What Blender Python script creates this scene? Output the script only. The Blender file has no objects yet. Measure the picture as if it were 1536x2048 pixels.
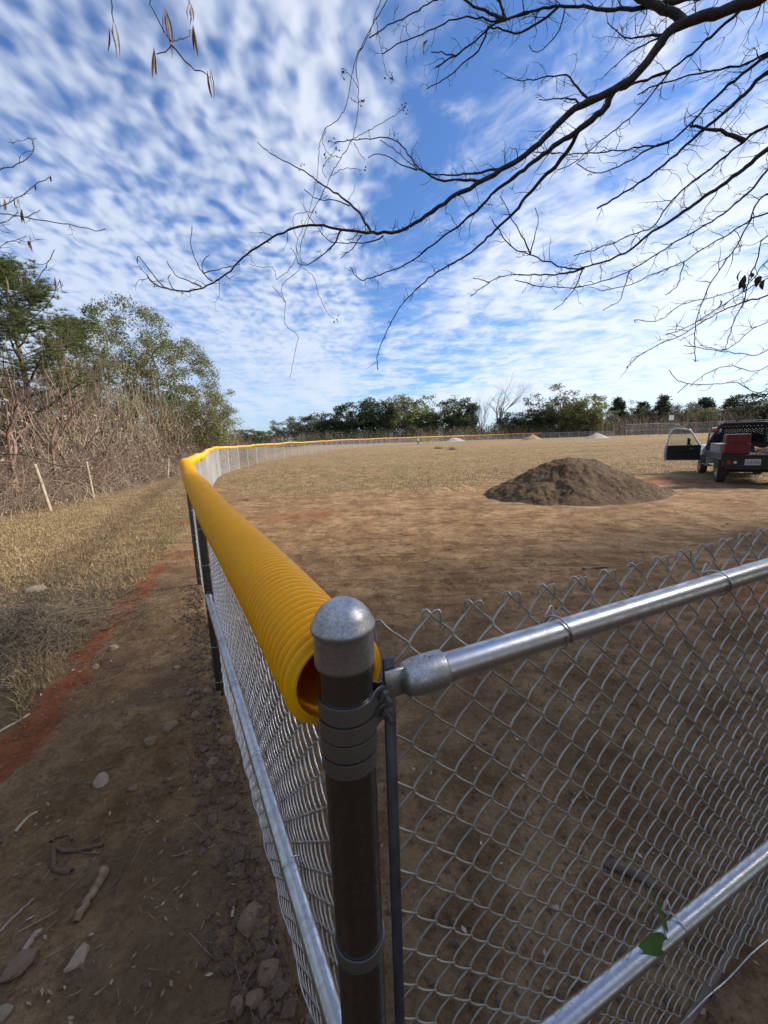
import bpy, math, random
import numpy as np
from mathutils import Vector, Matrix

R = math.radians
sc = bpy.context.scene
rng = np.random.default_rng(7)
random.seed(7)

# ------------------------------------------------------------------ camera
IW, IH, FP = 1536.0, 2048.0, 790.0          # photograph frame, focal length in its pixels
CAM = np.array([0.0, 0.0, 1.98])
PITCH, ROLL = R(10.32), R(1.83)
_f = np.array([0, math.cos(PITCH), -math.sin(PITCH)])
_r0 = np.array([1.0, 0, 0]); _u0 = np.array([0, math.sin(PITCH), math.cos(PITCH)])
C_R = _r0 * math.cos(ROLL) - _u0 * math.sin(ROLL)
C_U = _u0 * math.cos(ROLL) + _r0 * math.sin(ROLL)
C_F = _f
cd = bpy.data.cameras.new('camera'); cam = bpy.data.objects.new('camera', cd)
sc.collection.objects.link(cam)
cd.sensor_fit = 'VERTICAL'; cd.sensor_height = 34.6; cd.sensor_width = 34.6 * .75
cd.lens = FP / IH * 34.6
cd.clip_start = 0.02; cd.clip_end = 6000
M = Matrix(((C_R[0], C_U[0], -C_F[0], CAM[0]), (C_R[1], C_U[1], -C_F[1], CAM[1]),
            (C_R[2], C_U[2], -C_F[2], CAM[2]), (0, 0, 0, 1)))
cam.matrix_world = M
sc.camera = cam

# ------------------------------------------------------------------ sky, sun, exposure
SUN_AZ, SUN_EL = R(9), R(36)                 # azimuth measured from +X (right) towards +Y (ahead)
SUN = np.array([math.cos(SUN_EL) * math.cos(SUN_AZ), math.cos(SUN_EL) * math.sin(SUN_AZ), math.sin(SUN_EL)])
world = bpy.data.worlds.new('World'); sc.world = world; world.use_nodes = True
wn = world.node_tree; wn.nodes.clear()


class NT:
    """small helper to write node trees"""
    def __init__(s, tree): s.t = tree; s.n = tree.nodes; s.l = tree.links
    def node(s, typ, **kw):
        n = s.n.new(typ)
        for k, v in kw.items(): setattr(n, k, v)
        return n
    def put(s, sock, v):
        if isinstance(v, bpy.types.NodeSocket): s.l.new(v, sock)
        elif v is not None: sock.default_value = v
    def math(s, op, a, b=None, c=None, clamp=False):
        n = s.node('ShaderNodeMath', operation=op, use_clamp=clamp)
        s.put(n.inputs[0], a)
        if b is not None: s.put(n.inputs[1], b)
        if c is not None: s.put(n.inputs[2], c)
        return n.outputs[0]
    def mix(s, fac, a, b, blend='MIX'):
        n = s.node('ShaderNodeMix', data_type='RGBA', blend_type=blend)
        s.put(n.inputs[0], fac)
        s.put(n.inputs[6], a if not isinstance(a, tuple) else (*a[:3], 1))
        s.put(n.inputs[7], b if not isinstance(b, tuple) else (*b[:3], 1))
        return n.outputs[2]
    def noise(s, vec, scale, detail=4, rough=.55, dist=0.0):
        n = s.node('ShaderNodeTexNoise')
        if vec is not None: s.l.new(vec, n.inputs['Vector'])
        n.inputs['Scale'].default_value = scale; n.inputs['Detail'].default_value = detail
        n.inputs['Roughness'].default_value = rough; n.inputs['Distortion'].default_value = dist
        return n.outputs[0]
    def ramp(s, v, lo, hi, a=0.0, b=1.0, smooth=True):
        n = s.node('ShaderNodeMapRange', interpolation_type='SMOOTHSTEP' if smooth else 'LINEAR')
        s.put(n.inputs[0], v)
        for i, q in enumerate((lo, hi, a, b)): s.put(n.inputs[i + 1], q)
        return n.outputs[0]
    def comb(s, x, y, z):
        n = s.node('ShaderNodeCombineXYZ')
        for i, q in enumerate((x, y, z)): s.put(n.inputs[i], q)
        return n.outputs[0]
    def sep(s, v):
        n = s.node('ShaderNodeSeparateXYZ'); s.l.new(v, n.inputs[0]); return n.outputs
    def vmul(s, v, sx, sy, sz):
        n = s.node('ShaderNodeVectorMath', operation='MULTIPLY'); s.l.new(v, n.inputs[0])
        n.inputs[1].default_value = (sx, sy, sz); return n.outputs[0]


w = NT(wn)
tc = w.node('ShaderNodeTexCoord')
sky = w.node('ShaderNodeTexSky', sky_type='NISHITA')
sky.sun_disc = False; sky.sun_elevation = SUN_EL
sky.sun_rotation = math.pi / 2 - SUN_AZ
sky.air_density = 1.0; sky.dust_density = 0.6; sky.ozone_density = 2.2
dx, dy, dz = w.sep(tc.outputs['Generated'])
zz = w.math('ADD', w.math('MAXIMUM', dz, 0.0), 0.10)
u = w.math('DIVIDE', dx, zz); v = w.math('DIVIDE', dy, zz)
# cloud sheet seen in plan: streets run away from the viewer, slightly leftwards
uu = w.math('ADD', w.math('MULTIPLY', u, 0.985), w.math('MULTIPLY', v, 0.10))
vv = w.math('SUBTRACT', w.math('MULTIPLY', v, 0.985), w.math('MULTIPLY', u, 0.10))
pw = w.comb(uu, vv, 0.37)
warp = w.noise(pw, 1.5, 3)
warp2 = w.noise(w.comb(vv, uu, 2.2), 2.4, 3)
uw = w.math('ADD', uu, w.math('MULTIPLY', w.math('SUBTRACT', warp, .5), .20))
vw = w.math('ADD', vv, w.math('MULTIPLY', w.math('SUBTRACT', warp2, .5), .16))
big = w.noise(w.comb(w.math('MULTIPLY', uw, .95), w.math('MULTIPLY', vw, .42), 3.1), 1.0, 3, .5)
streak = w.noise(w.comb(w.math('MULTIPLY', uw, 4.6), w.math('MULTIPLY', vw, 1.7), 1.7), 1.0, 4, .55, .2)
puff = w.noise(w.comb(w.math('MULTIPLY', uw, 19.0), w.math('MULTIPLY', vw, 13.0), 5.2), 1.0, 1.5, .5, .1)
band = w.noise(w.comb(w.math('MULTIPLY', uw, 2.4), w.math('MULTIPLY', vw, 12.0), 7.7), 1.0, 2, .5, .1)
rip = w.noise(w.comb(w.math('ADD', w.math('MULTIPLY', uw, 26.0), w.math('MULTIPLY', vw, 24.0)), w.math('SUBTRACT', w.math('MULTIPLY', vw, 4.0), w.math('MULTIPLY', uw, 4.0)), 2.7), 1.0, 1.5, .5, .1)
wisp = w.noise(w.comb(w.math('MULTIPLY', uw, 3.4), w.math('MULTIPLY', vw, 3.0), 9.0), 1.5, 6, .6, .5)
L_ = w.ramp(uu, 0.32, 0.02, 0.0, 1.0); R_ = w.math('SUBTRACT', 1.0, L_)
def c5(v_, k): return w.math('MULTIPLY', w.math('SUBTRACT', v_, .5), k)
lt_ = w.math('ADD', w.math('ADD', w.math('MULTIPLY', c5(puff, 1.35), w.ramp(dz, .10, .38, .25, 1.0)), c5(streak, 1.0)), .10)
rt__ = w.math('ADD', w.math('ADD', c5(wisp, 1.7), c5(streak, .7)), w.math('ADD', c5(rip, .30), -.02))
lane = w.math('ADD', uw, -.37); lane = w.math('MULTIPLY', w.math('MULTIPLY', lane, lane), -22.0); lane = w.math('EXPONENT', lane)
body = w.math('ADD', w.math('MULTIPLY', lt_, L_), w.math('MULTIPLY', rt__, R_))
body = w.math('ADD', w.math('ADD', body, .52), c5(big, .95))
body = w.math('SUBTRACT', body, w.math('MULTIPLY', lane, w.ramp(vv, 3.2, 1.6, .06, .30)))
body = w.math('ADD', body, w.ramp(uu, .85, 1.5, 0.0, .26))
body = w.math('ADD', body, w.math('MULTIPLY', c5(band, .55), w.ramp(vv, 1.2, 2.0, .15, 1.0)))
low = w.ramp(dz, 0.40, 0.06, 0.0, 1.0)
body = w.math('ADD', body, w.math('MULTIPLY', low, .16))
mask = w.ramp(body, .16, 1.00, 0.0, .86)
fade = w.ramp(dz, 0.0, 0.09, .35, 1.0)
mask = w.math('MULTIPLY', mask, fade)
dot = w.node('ShaderNodeVectorMath', operation='DOT_PRODUCT'); wn.links.new(tc.outputs['Generated'], dot.inputs[0])
dot.inputs[1].default_value = tuple(SUN)
glow = w.ramp(dot.outputs['Value'], -.2, .95, 0.0, 1.0)
ccol = w.mix(glow, (5.2, 5.8, 6.9), (7.4, 7.7, 8.2))
skyc = w.mix(1.0, sky.outputs[0], (0.66, 0.93, 1.30), 'MULTIPLY')
col = w.mix(mask, skyc, ccol)
bg = w.node('ShaderNodeBackground'); wn.links.new(col, bg.inputs[0]); bg.inputs[1].default_value = 0.095
wo = w.node('ShaderNodeOutputWorld'); wn.links.new(bg.outputs[0], wo.inputs[0])

sd = bpy.data.lights.new('sun', 'SUN'); sd.energy = 5.0; sd.angle = R(12); sd.color = (1.0, .93, .82)
so = bpy.data.objects.new('sun', sd); sc.collection.objects.link(so)
so.rotation_euler = Vector(SUN).to_track_quat('Z', 'Y').to_euler(); so.location = (30, 0, 40)
vs = sc.view_settings
vs.view_transform = 'Standard'; vs.look = 'None'; vs.exposure = 0.58; vs.gamma = 1.0; vs.use_curve_mapping = False
sc.cycles.use_denoising = True
sc.cycles.max_bounces = 6; sc.cycles.transparent_max_bounces = 12


# ------------------------------------------------------------------ projection helpers
def ray(px, py):
    d = C_F + C_R * ((px - IW / 2) / FP) - C_U * ((py - IH / 2) / FP)
    return d
def at(px, py, Y):
    d = ray(px, py); return CAM + d * (Y / d[1])
def proj(P):
    q = np.asarray(P, float) - CAM
    z = q @ C_F
    return IW / 2 + FP * (q @ C_R) / z, IH / 2 - FP * (q @ C_U) / z


# ------------------------------------------------------------------ noise in numpy
_perm = np.random.default_rng(3).permutation(4096)
_val = np.random.default_rng(4).random(4096)
def vnoise(x, y):
    xi = np.floor(x).astype(np.int64); yi = np.floor(y).astype(np.int64)
    xf = x - xi; yf = y - yi
    xf = xf * xf * (3 - 2 * xf); yf = yf * yf * (3 - 2 * yf)
    def h(a, b): return _val[(_perm[(a & 4095)] + b) & 4095]
    return (h(xi, yi) * (1 - xf) + h(xi + 1, yi) * xf) * (1 - yf) + (h(xi, yi + 1) * (1 - xf) + h(xi + 1, yi + 1) * xf) * yf
def fbm(x, y, o=4, g=.5):
    s = 0; a = 1; t = 0
    for k in range(o):
        s = s + a * vnoise(x * 2 ** k + 17.3 * k, y * 2 ** k - 9.1 * k); t += a; a *= g
    return s / t - .5
def sstep(x, a, b):
    t = np.clip((x - a) / (b - a), 0, 1); return t * t * (3 - 2 * t)
def seg_dist(x, y, pts):
    """distance to a polyline in plan"""
    d = np.full(np.shape(x), 1e9)
    for (x0, y0), (x1, y1) in zip(pts[:-1], pts[1:]):
        ex, ey = x1 - x0, y1 - y0
        t = np.clip(((x - x0) * ex + (y - y0) * ey) / (ex * ex + ey * ey + 1e-9), 0, 1)
        d = np.minimum(d, np.hypot(x - x0 - t * ex, y - y0 - t * ey))
    return d


# ------------------------------------------------------------------ terrain height
def base_h(x, y):
    x = np.asarray(x, float); y = np.asarray(y, float)
    return .0075 * np.clip(y, 0, 130)
def gpt(px, py):
    """where a pixel's ray meets the plain slope"""
    d = ray(px, py)
    if d[2] > -1e-4: d = d * 1.0; d[2] = -1e-4
    k = CAM[2] / (.0075 * d[1] - d[2])
    return CAM + d * k


def col_link(o):
    sc.collection.objects.link(o); return o
def mesh_np(name, V, quads=None, tris=None, smooth=True):
    V = np.ascontiguousarray(V, dtype=np.float32).reshape(-1, 3)
    nq = 0 if quads is None else len(quads); nt = 0 if tris is None else len(tris)
    loops = []
    if nq: loops.append(np.asarray(quads, dtype=np.int32).reshape(-1))
    if nt: loops.append(np.asarray(tris, dtype=np.int32).reshape(-1))
    L = np.concatenate(loops)
    starts = np.concatenate([np.arange(nq) * 4, nq * 4 + np.arange(nt) * 3]).astype(np.int32)
    me = bpy.data.meshes.new(name)
    me.vertices.add(len(V)); me.vertices.foreach_set('co', V.ravel())
    me.loops.add(len(L)); me.loops.foreach_set('vertex_index', L)
    me.polygons.add(nq + nt); me.polygons.foreach_set('loop_start', starts)
    me.polygons.foreach_set('use_smooth', np.full(nq + nt, smooth, dtype=bool))
    me.update(calc_edges=True)
    return me
class Bag:
    """collects vertex / face arrays that become ONE mesh"""
    def __init__(s): s.V = []; s.Q = []; s.T = []; s.n = 0
    def add(s, V, Q=None, T=None):
        V = np.asarray(V, float).reshape(-1, 3); s.V.append(V)
        if Q is not None and len(Q): s.Q.append(np.asarray(Q) + s.n)
        if T is not None and len(T): s.T.append(np.asarray(T) + s.n)
        s.n += len(V); return s
    def mesh(s, name, smooth=True):
        return mesh_np(name, np.concatenate(s.V), np.concatenate(s.Q) if s.Q else None,
                       np.concatenate(s.T) if s.T else None, smooth)
    def obj(s, name, mat, parent=None, smooth=True, loc=None):
        return add_obj(name, s.mesh(name, smooth), mat, parent, loc)
def add_obj(name, me, mat=None, parent=None, loc=None):
    o = bpy.data.objects.new(name, me)
    if mat is not None and not me.materials: me.materials.append(mat)
    if loc is not None: o.location = loc
    if parent is not None: o.parent = parent
    return col_link(o)
def empty(name, loc=(0, 0, 0), rz=0.0, parent=None):
    o = bpy.data.objects.new(name, None); o.location = loc; o.rotation_euler = (0, 0, rz)
    o.empty_display_size = .1
    if parent is not None: o.parent = parent
    return col_link(o)
def tag(o, label=None, cat=None, group=None, kind=None):
    if label: o['label'] = label
    if cat: o['category'] = cat
    if group: o['group'] = group
    if kind: o['kind'] = kind
    return o


def tubes(P, Rad, S=6):
    """N polylines of K points -> one set of tubes"""
    P = np.asarray(P, float); Rad = np.asarray(Rad, float)
    if P.ndim == 2: P = P[None]; Rad = np.broadcast_to(Rad, P.shape[1])[None]
    N, K, _ = P.shape
    Rad = np.broadcast_to(Rad, (N, K))
    T = np.gradient(P, axis=1)
    T /= np.linalg.norm(T, axis=2, keepdims=True) + 1e-12
    mean = P[:, -1] - P[:, 0]
    ref = np.where(np.abs(mean[:, 2:3]) > .75 * np.linalg.norm(mean, axis=1, keepdims=True),
                   np.array([[.37, .93, .02]]), np.array([[.08, .06, .995]]))[:, None, :]
    ref = np.broadcast_to(ref, T.shape)
    A = np.cross(ref, T); A /= np.linalg.norm(A, axis=2, keepdims=True) + 1e-12
    B = np.cross(T, A)
    ang = np.arange(S) * 2 * math.pi / S
    V = P[:, :, None, :] + Rad[:, :, None, None] * (A[:, :, None, :] * np.cos(ang)[None, None, :, None] + B[:, :, None, :] * np.sin(ang)[None, None, :, None])
    idx = np.arange(N * K * S).reshape(N, K, S)
    a = idx[:, :-1, :]; b = np.roll(idx, -1, axis=2)[:, :-1, :]
    c = np.roll(idx, -1, axis=2)[:, 1:, :]; d = idx[:, 1:, :]
    Q = np.stack([a, b, c, d], -1).reshape(-1, 4)
    return V.reshape(-1, 3), Q
def capped_tube(p0, p1, r, S=16, r1=None):
    b = Bag(); V, Q = tubes(np.array([p0, p1], float), np.array([r, r if r1 is None else r1]), S)
    b.add(V, Q)
    for k, flip in ((0, 1), (1, 0)):
        ring = V[k * S:(k + 1) * S]; c = ring.mean(0)
        T = [(i, (i + 1) % S, S) if not flip else ((i + 1) % S, i, S) for i in range(S)]
        b.add(np.vstack([ring, c]), None, T)
    return b
def lathe(prof, S=32, origin=(0, 0, 0)):
    prof = np.asarray(prof, float); K = len(prof)
    a = np.arange(S) * 2 * math.pi / S
    V = np.stack([prof[:, None, 0] * np.cos(a), prof[:, None, 0] * np.sin(a), np.broadcast_to(prof[:, None, 1], (K, S))], -1) + np.asarray(origin)
    idx = np.arange(K * S).reshape(K, S); n = np.roll(idx, -1, 1)
    Q = np.stack([idx[:-1], n[:-1], n[1:], idx[1:]], -1).reshape(-1, 4)
    return V.reshape(-1, 3), Q
def box(b, c, s, rot=None, bev=0.0):
    """box with optional chamfer added to bag b; c centre, s full size"""
    hx, hy, hz = np.asarray(s, float) / 2
    if bev <= 0:
        V = np.array([(x, y, z) for x in (-hx, hx) for y in (-hy, hy) for z in (-hz, hz)])
        Q = [(0, 1, 3, 2), (4, 6, 7, 5), (0, 4, 5, 1), (2, 3, 7, 6), (0, 2, 6, 4), (1, 5, 7, 3)]
        T = None
    else:
        V = []; 
        for x in (-1, 1):
            for y in (-1, 1):
                for z in (-1, 1):
                    V += [(x * hx, y * (hy - bev), z * (hz - bev)), (x * (hx - bev), y * hy, z * (hz - bev)), (x * (hx - bev), y * (hy - bev), z * hz)]
        V = np.array(V)
        def I(x, y, z, k): return ((x > 0) * 4 + (y > 0) * 2 + (z > 0)) * 3 + k
        Q = []; T = []
        for s_ in (-1, 1):
            Q.append([I(s_, -1, -1, 0), I(s_, 1, -1, 0), I(s_, 1, 1, 0), I(s_, -1, 1, 0)][::s_])
            Q.append([I(-1, s_, -1, 1), I(-1, s_, 1, 1), I(1, s_, 1, 1), I(1, s_, -1, 1)][::s_])
            Q.append([I(-1, -1, s_, 2), I(1, -1, s_, 2), I(1, 1, s_, 2), I(-1, 1, s_, 2)][::s_])
        for a_ in (-1, 1):
            for c_ in (-1, 1):
                f = a_ * c_
                Q.append([I(a_, c_, -1, 0), I(a_, c_, -1, 1), I(a_, c_, 1, 1), I(a_, c_, 1, 0)][::f])
                Q.append([I(a_, -1, c_, 0), I(a_, 1, c_, 0), I(a_, 1, c_, 2), I(a_, -1, c_, 2)][::f])
                Q.append([I(-1, a_, c_, 1), I(-1, a_, c_, 2), I(1, a_, c_, 2), I(1, a_, c_, 1)][::f])
                for e_ in (-1, 1):
                    T.append([I(a_, c_, e_, 0), I(a_, c_, e_, 1), I(a_, c_, e_, 2)][::a_ * c_ * e_])
    if rot is not None: V = V @ np.asarray(rot).T
    b.add(V + np.asarray(c, float), Q, T); return b
def rotz(a): c, s = math.cos(a), math.sin(a); return np.array([[c, -s, 0], [s, c, 0], [0, 0, 1.0]])
def smooth_path(pts, n):
    """Catmull-Rom resample of a polyline to n points"""
    p = np.asarray(pts, float)
    if len(p) < 3:
        t = np.linspace(0, 1, n)[:, None]; return p[0] * (1 - t) + p[-1] * t
    q = np.vstack([2 * p[0] - p[1], p, 2 * p[-1] - p[-2]])
    seg = np.linalg.norm(np.diff(p, axis=0), axis=1); cum = np.concatenate([[0], np.cumsum(seg)])
    s = np.linspace(0, cum[-1], n)
    k = np.clip(np.searchsorted(cum, s, side='right') - 1, 0, len(p) - 2)
    t = ((s - cum[k]) / np.maximum(seg[k], 1e-9))[:, None]
    a, b, c, d = q[k], q[k + 1], q[k + 2], q[k + 3]
    return .5 * (2 * b + (c - a) * t + (2 * a - 5 * b + 4 * c - d) * t ** 2 + (3 * b - a - 3 * c + d) * t ** 3)


# ------------------------------------------------------------------ materials
def new_mat(name):
    m = bpy.data.materials.new(name); m.use_nodes = True
    t = NT(m.node_tree); b = m.node_tree.nodes['Principled BSDF']
    return m, t, b
def pos(t, kind='Object'):
    return t.node('ShaderNodeTexCoord').outputs[kind]
def simple(name, c, rough=.6, metal=0.0, var=.15, scale=8.0, bump=0.0, bscale=60.0, c2=None, spec=None):
    m, t, b = new_mat(name); p = pos(t)
    n = t.noise(p, scale, 5, .6)
    d = tuple(max(0, q * (1 - var)) for q in c) if c2 is None else c2
    e = tuple(min(1, q * (1 + var)) for q in c) if c2 is None else c
    t.put(b.inputs['Base Color'], t.mix(t.ramp(n, .3, .7), d, e))
    t.put(b.inputs['Roughness'], t.ramp(t.noise(p, scale * 3, 3), .3, .7, max(.05, rough - .1), min(1, rough + .1)))
    b.inputs['Metallic'].default_value = metal
    if spec is not None: b.inputs['Specular IOR Level'].default_value = spec
    if bump:
        bn = t.node('ShaderNodeBump'); bn.inputs['Strength'].default_value = bump; bn.inputs['Distance'].default_value = .01
        t.put(bn.inputs['Height'], t.noise(p, bscale, 4)); t.put(b.inputs['Normal'], bn.outputs[0])
    return m
def leaf_mat(name, c1, c2, trans=.25, nscale=.9):
    m, t, b = new_mat(name); p = pos(t)
    oi = t.node('ShaderNodeObjectInfo')
    n = t.noise(p, nscale, 3); n2 = t.noise(p, nscale * 14, 2)
    c = t.mix(t.ramp(t.math('ADD', t.math('MULTIPLY', n, .6), t.math('MULTIPLY', n2, .4)), .36, .64), c1, c2)
    hsv = t.node('ShaderNodeHueSaturation'); t.put(hsv.inputs['Color'], c)
    t.put(hsv.inputs['Value'], t.ramp(oi.outputs['Random'], 0, 1, .8, 1.2, False))
    t.put(hsv.inputs['Hue'], t.ramp(oi.outputs['Random'], 0, 1, .487, .513, False))
    t.put(b.inputs['Base Color'], hsv.outputs[0]); b.inputs['Roughness'].default_value = .6
    b.inputs['Specular IOR Level'].default_value = .3
    if trans:
        tr = t.node('ShaderNodeBsdfTranslucent'); t.put(tr.inputs[0], hsv.outputs[0])
        mx = t.node('ShaderNodeMixShader'); mx.inputs[0].default_value = trans
        out = m.node_tree.nodes['Material Output']
        m.node_tree.links.new(b.outputs[0], mx.inputs[1]); m.node_tree.links.new(tr.outputs[0], mx.inputs[2])
        m.node_tree.links.new(mx.outputs[0], out.inputs[0])
    return m
def galv(name, c=.56, rough=.34, spangle=70.0, streak=True, var=.16, tint=(1, 1, 1)):
    m, t, b = new_mat(name); p = pos(t, 'Object')
    vo = t.node('ShaderNodeTexVoronoi'); m.node_tree.links.new(p, vo.inputs['Vector']); vo.inputs['Scale'].default_value = spangle
    sp = t.sep(vo.outputs['Color'])[0]
    n = t.noise(p, 9, 5, .65); g = t.noise(p, 160, 2)
    val = t.math('ADD', t.math('MULTIPLY', sp, .30), t.math('MULTIPLY', n, .70))
    c1 = tuple(c * (1 - var) * q for q in tint); c2 = tuple(min(1, c * (1 + var) * q) for q in tint)
    base = t.mix(t.ramp(val, .25, .75), c1, c2)
    specks = t.ramp(t.noise(p, 55, 3, .7), .665, .70)
    base = t.mix(t.math('MULTIPLY', specks, .55), base, (c * .28, c * .29, c * .30))
    t.put(b.inputs['Base Color'], base); b.inputs['Metallic'].default_value = 1.0
    t.put(b.inputs['Roughness'], t.math('ADD', t.ramp(val, .2, .8, rough + .09, rough - .05), t.math('MULTIPLY', specks, .25)))
    bn = t.node('ShaderNodeBump'); bn.inputs['Strength'].default_value = .12; bn.inputs['Distance'].default_value = .002
    t.put(bn.inputs['Height'], t.math('ADD', n, t.math('MULTIPLY', g, .3))); t.put(b.inputs['Normal'], bn.outputs[0])
    return m

MT = {}
MT['galv'] = galv('galvanised_steel')
MT['galv_post'] = galv('shaded_galvanised_post', .17, .27, 40)  # base darkened to paint in the dark woods the post reflects
MT['galv_cap'] = galv('cast_aluminium', .44, .44, 420, var=.26)
MT['galv_band'] = galv('pressed_steel_band', .27, .42, 500, var=.16)
MT['wire_dull'] = galv('weathered_wire', .44, .50, 20, tint=(1.0, .95, .87))
MT['wire'] = galv('galvanised_wire', .55, .33, 20, tint=(1.0, .98, .95))
MT['wire_far'] = simple('sunlit_galvanised_wire', (.60, .60, .59), .55, .35, .1, 20)  # sunlit copy of the wire, its brightness put into the colour
MT['galv_far'] = simple('sunlit_galvanised_post', (.50, .51, .51), .5, .5, .12, 10)  # lit copy of the post steel for the sunny far run
MT['bar'] = simple('dark_flat_bar', (.10, .105, .12), .45, .8, .2, 20)
MT['bolt'] = simple('dull_bolt', (.16, .15, .14), .5, .8, .25, 60)


# yellow corrugated plastic
def yellow_mat():
    m, t, b = new_mat('yellow_plastic'); p = pos(t)
    n = t.noise(p, 4, 5, .6); d = t.noise(p, 40, 4, .65)
    c = t.mix(t.ramp(n, .3, .7), (.95, .43, .002), (.97, .475, .003))
    c = t.mix(t.math('MULTIPLY', t.ramp(d, .60, .72), .35), c, (.42, .22, .04))
    t.put(b.inputs['Base Color'], c)
    t.put(b.inputs['Roughness'], t.ramp(d, .3, .7, .24, .40))
    b.inputs['Specular IOR Level'].default_value = .35
    tr = t.node('ShaderNodeBsdfTranslucent'); tr.inputs[0].default_value = (.95, .38, .005, 1)
    mx = t.node('ShaderNodeMixShader'); mx.inputs[0].default_value = .14
    lk = m.node_tree.links; lk.new(b.outputs[0], mx.inputs[1]); lk.new(tr.outputs[0], mx.inputs[2]); lk.new(mx.outputs[0], m.node_tree.nodes['Material Output'].inputs[0])
    return m
MT['yellow'] = yellow_mat()

MT['bark_dark'] = simple('dark_bark', (.045, .036, .030), .85, 0, .35, 30, .5, 90)
MT['bark_grey'] = simple('grey_bark', (.23, .19, .155), .85, 0, .3, 6, .4, 40)
MT['bark_brown'] = simple('brown_bark', (.13, .095, .07), .85, 0, .35, 6, .5, 30)
MT['twig'] = simple('dry_twig', (.27, .195, .145), .85, 0, .4, 1.5)
MT['twig_red'] = simple('reddish_twig', (.20, .125, .095), .85, 0, .4, 1.5)
MT['twig_pale'] = simple('pale_cane', (.40, .32, .23), .85, 0, .3, 1.5)
MT['pod'] = simple('dry_pod', (.15, .09, .055), .7, 0, .45, 40)
MT['vine'] = simple('vine_stem', (.10, .08, .07), .8, 0, .3, 20)
MT['needle'] = leaf_mat('pine_needles', (.075, .105, .03), (.155, .175, .055), .3, .8)
MT['oak'] = leaf_mat('oak_leaves', (.10, .115, .036), (.23, .215, .08), .3, .6)
MT['oak_dark'] = leaf_mat('dark_evergreen_leaves', (.028, .042, .017), (.075, .088, .036), .15, .35)
MT['olive'] = leaf_mat('olive_leaves', (.10, .11, .035), (.20, .195, .07), .25, .35)
MT['grey_leaf'] = leaf_mat('grey_olive_leaves', (.10, .10, .055), (.20, .19, .11), .2, .35)
MT['cedar'] = leaf_mat('cedar_foliage', (.022, .037, .017), (.06, .075, .033), .12, .4)
MT['dead_leaf'] = leaf_mat('dead_leaves', (.17, .11, .07), (.40, .29, .19), .15, 1.5)
MT['bright_leaf'] = leaf_mat('green_leaf', (.05, .10, .022), (.08, .14, .03), .3, 20)

# ------------------------------------------------------------------ layout taken from the place
P1 = np.array([-.063, .52]); PB = gpt(441, 1387)[:2]; PA = gpt(400, 1172)[:2]
RDIR = np.array([.918, .397]); RDIR /= np.linalg.norm(RDIR)
def far_pt(px, Y):
    d = ray(px, 880); return np.array([d[0] / d[1] * Y, Y])
ARC = [PA] + [far_pt(*q) for q in ((403, 10), (421, 20), (464, 27.5), (556, 41), (684, 70), (798, 95), (911, 113), (998, 119), (1056, 119), (1085, 116))]
ARC2 = [far_pt(*q) for q in ((1085, 116), (1144, 108), (1209, 103), (1246, 101))]
LEFTLINE = [tuple(P1 - (PB - P1) * 8)] + [tuple(P1), tuple(PB), tuple(PA)] + [tuple(p) for p in ARC[1:]]


def left_of(x, y):
    """True outside the outfield fence (woods side)"""
    ly = np.array([p[1] for p in LEFTLINE[:7]]); lx = np.array([p[0] for p in LEFTLINE[:7]])
    return x < np.interp(y, ly, lx)


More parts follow.
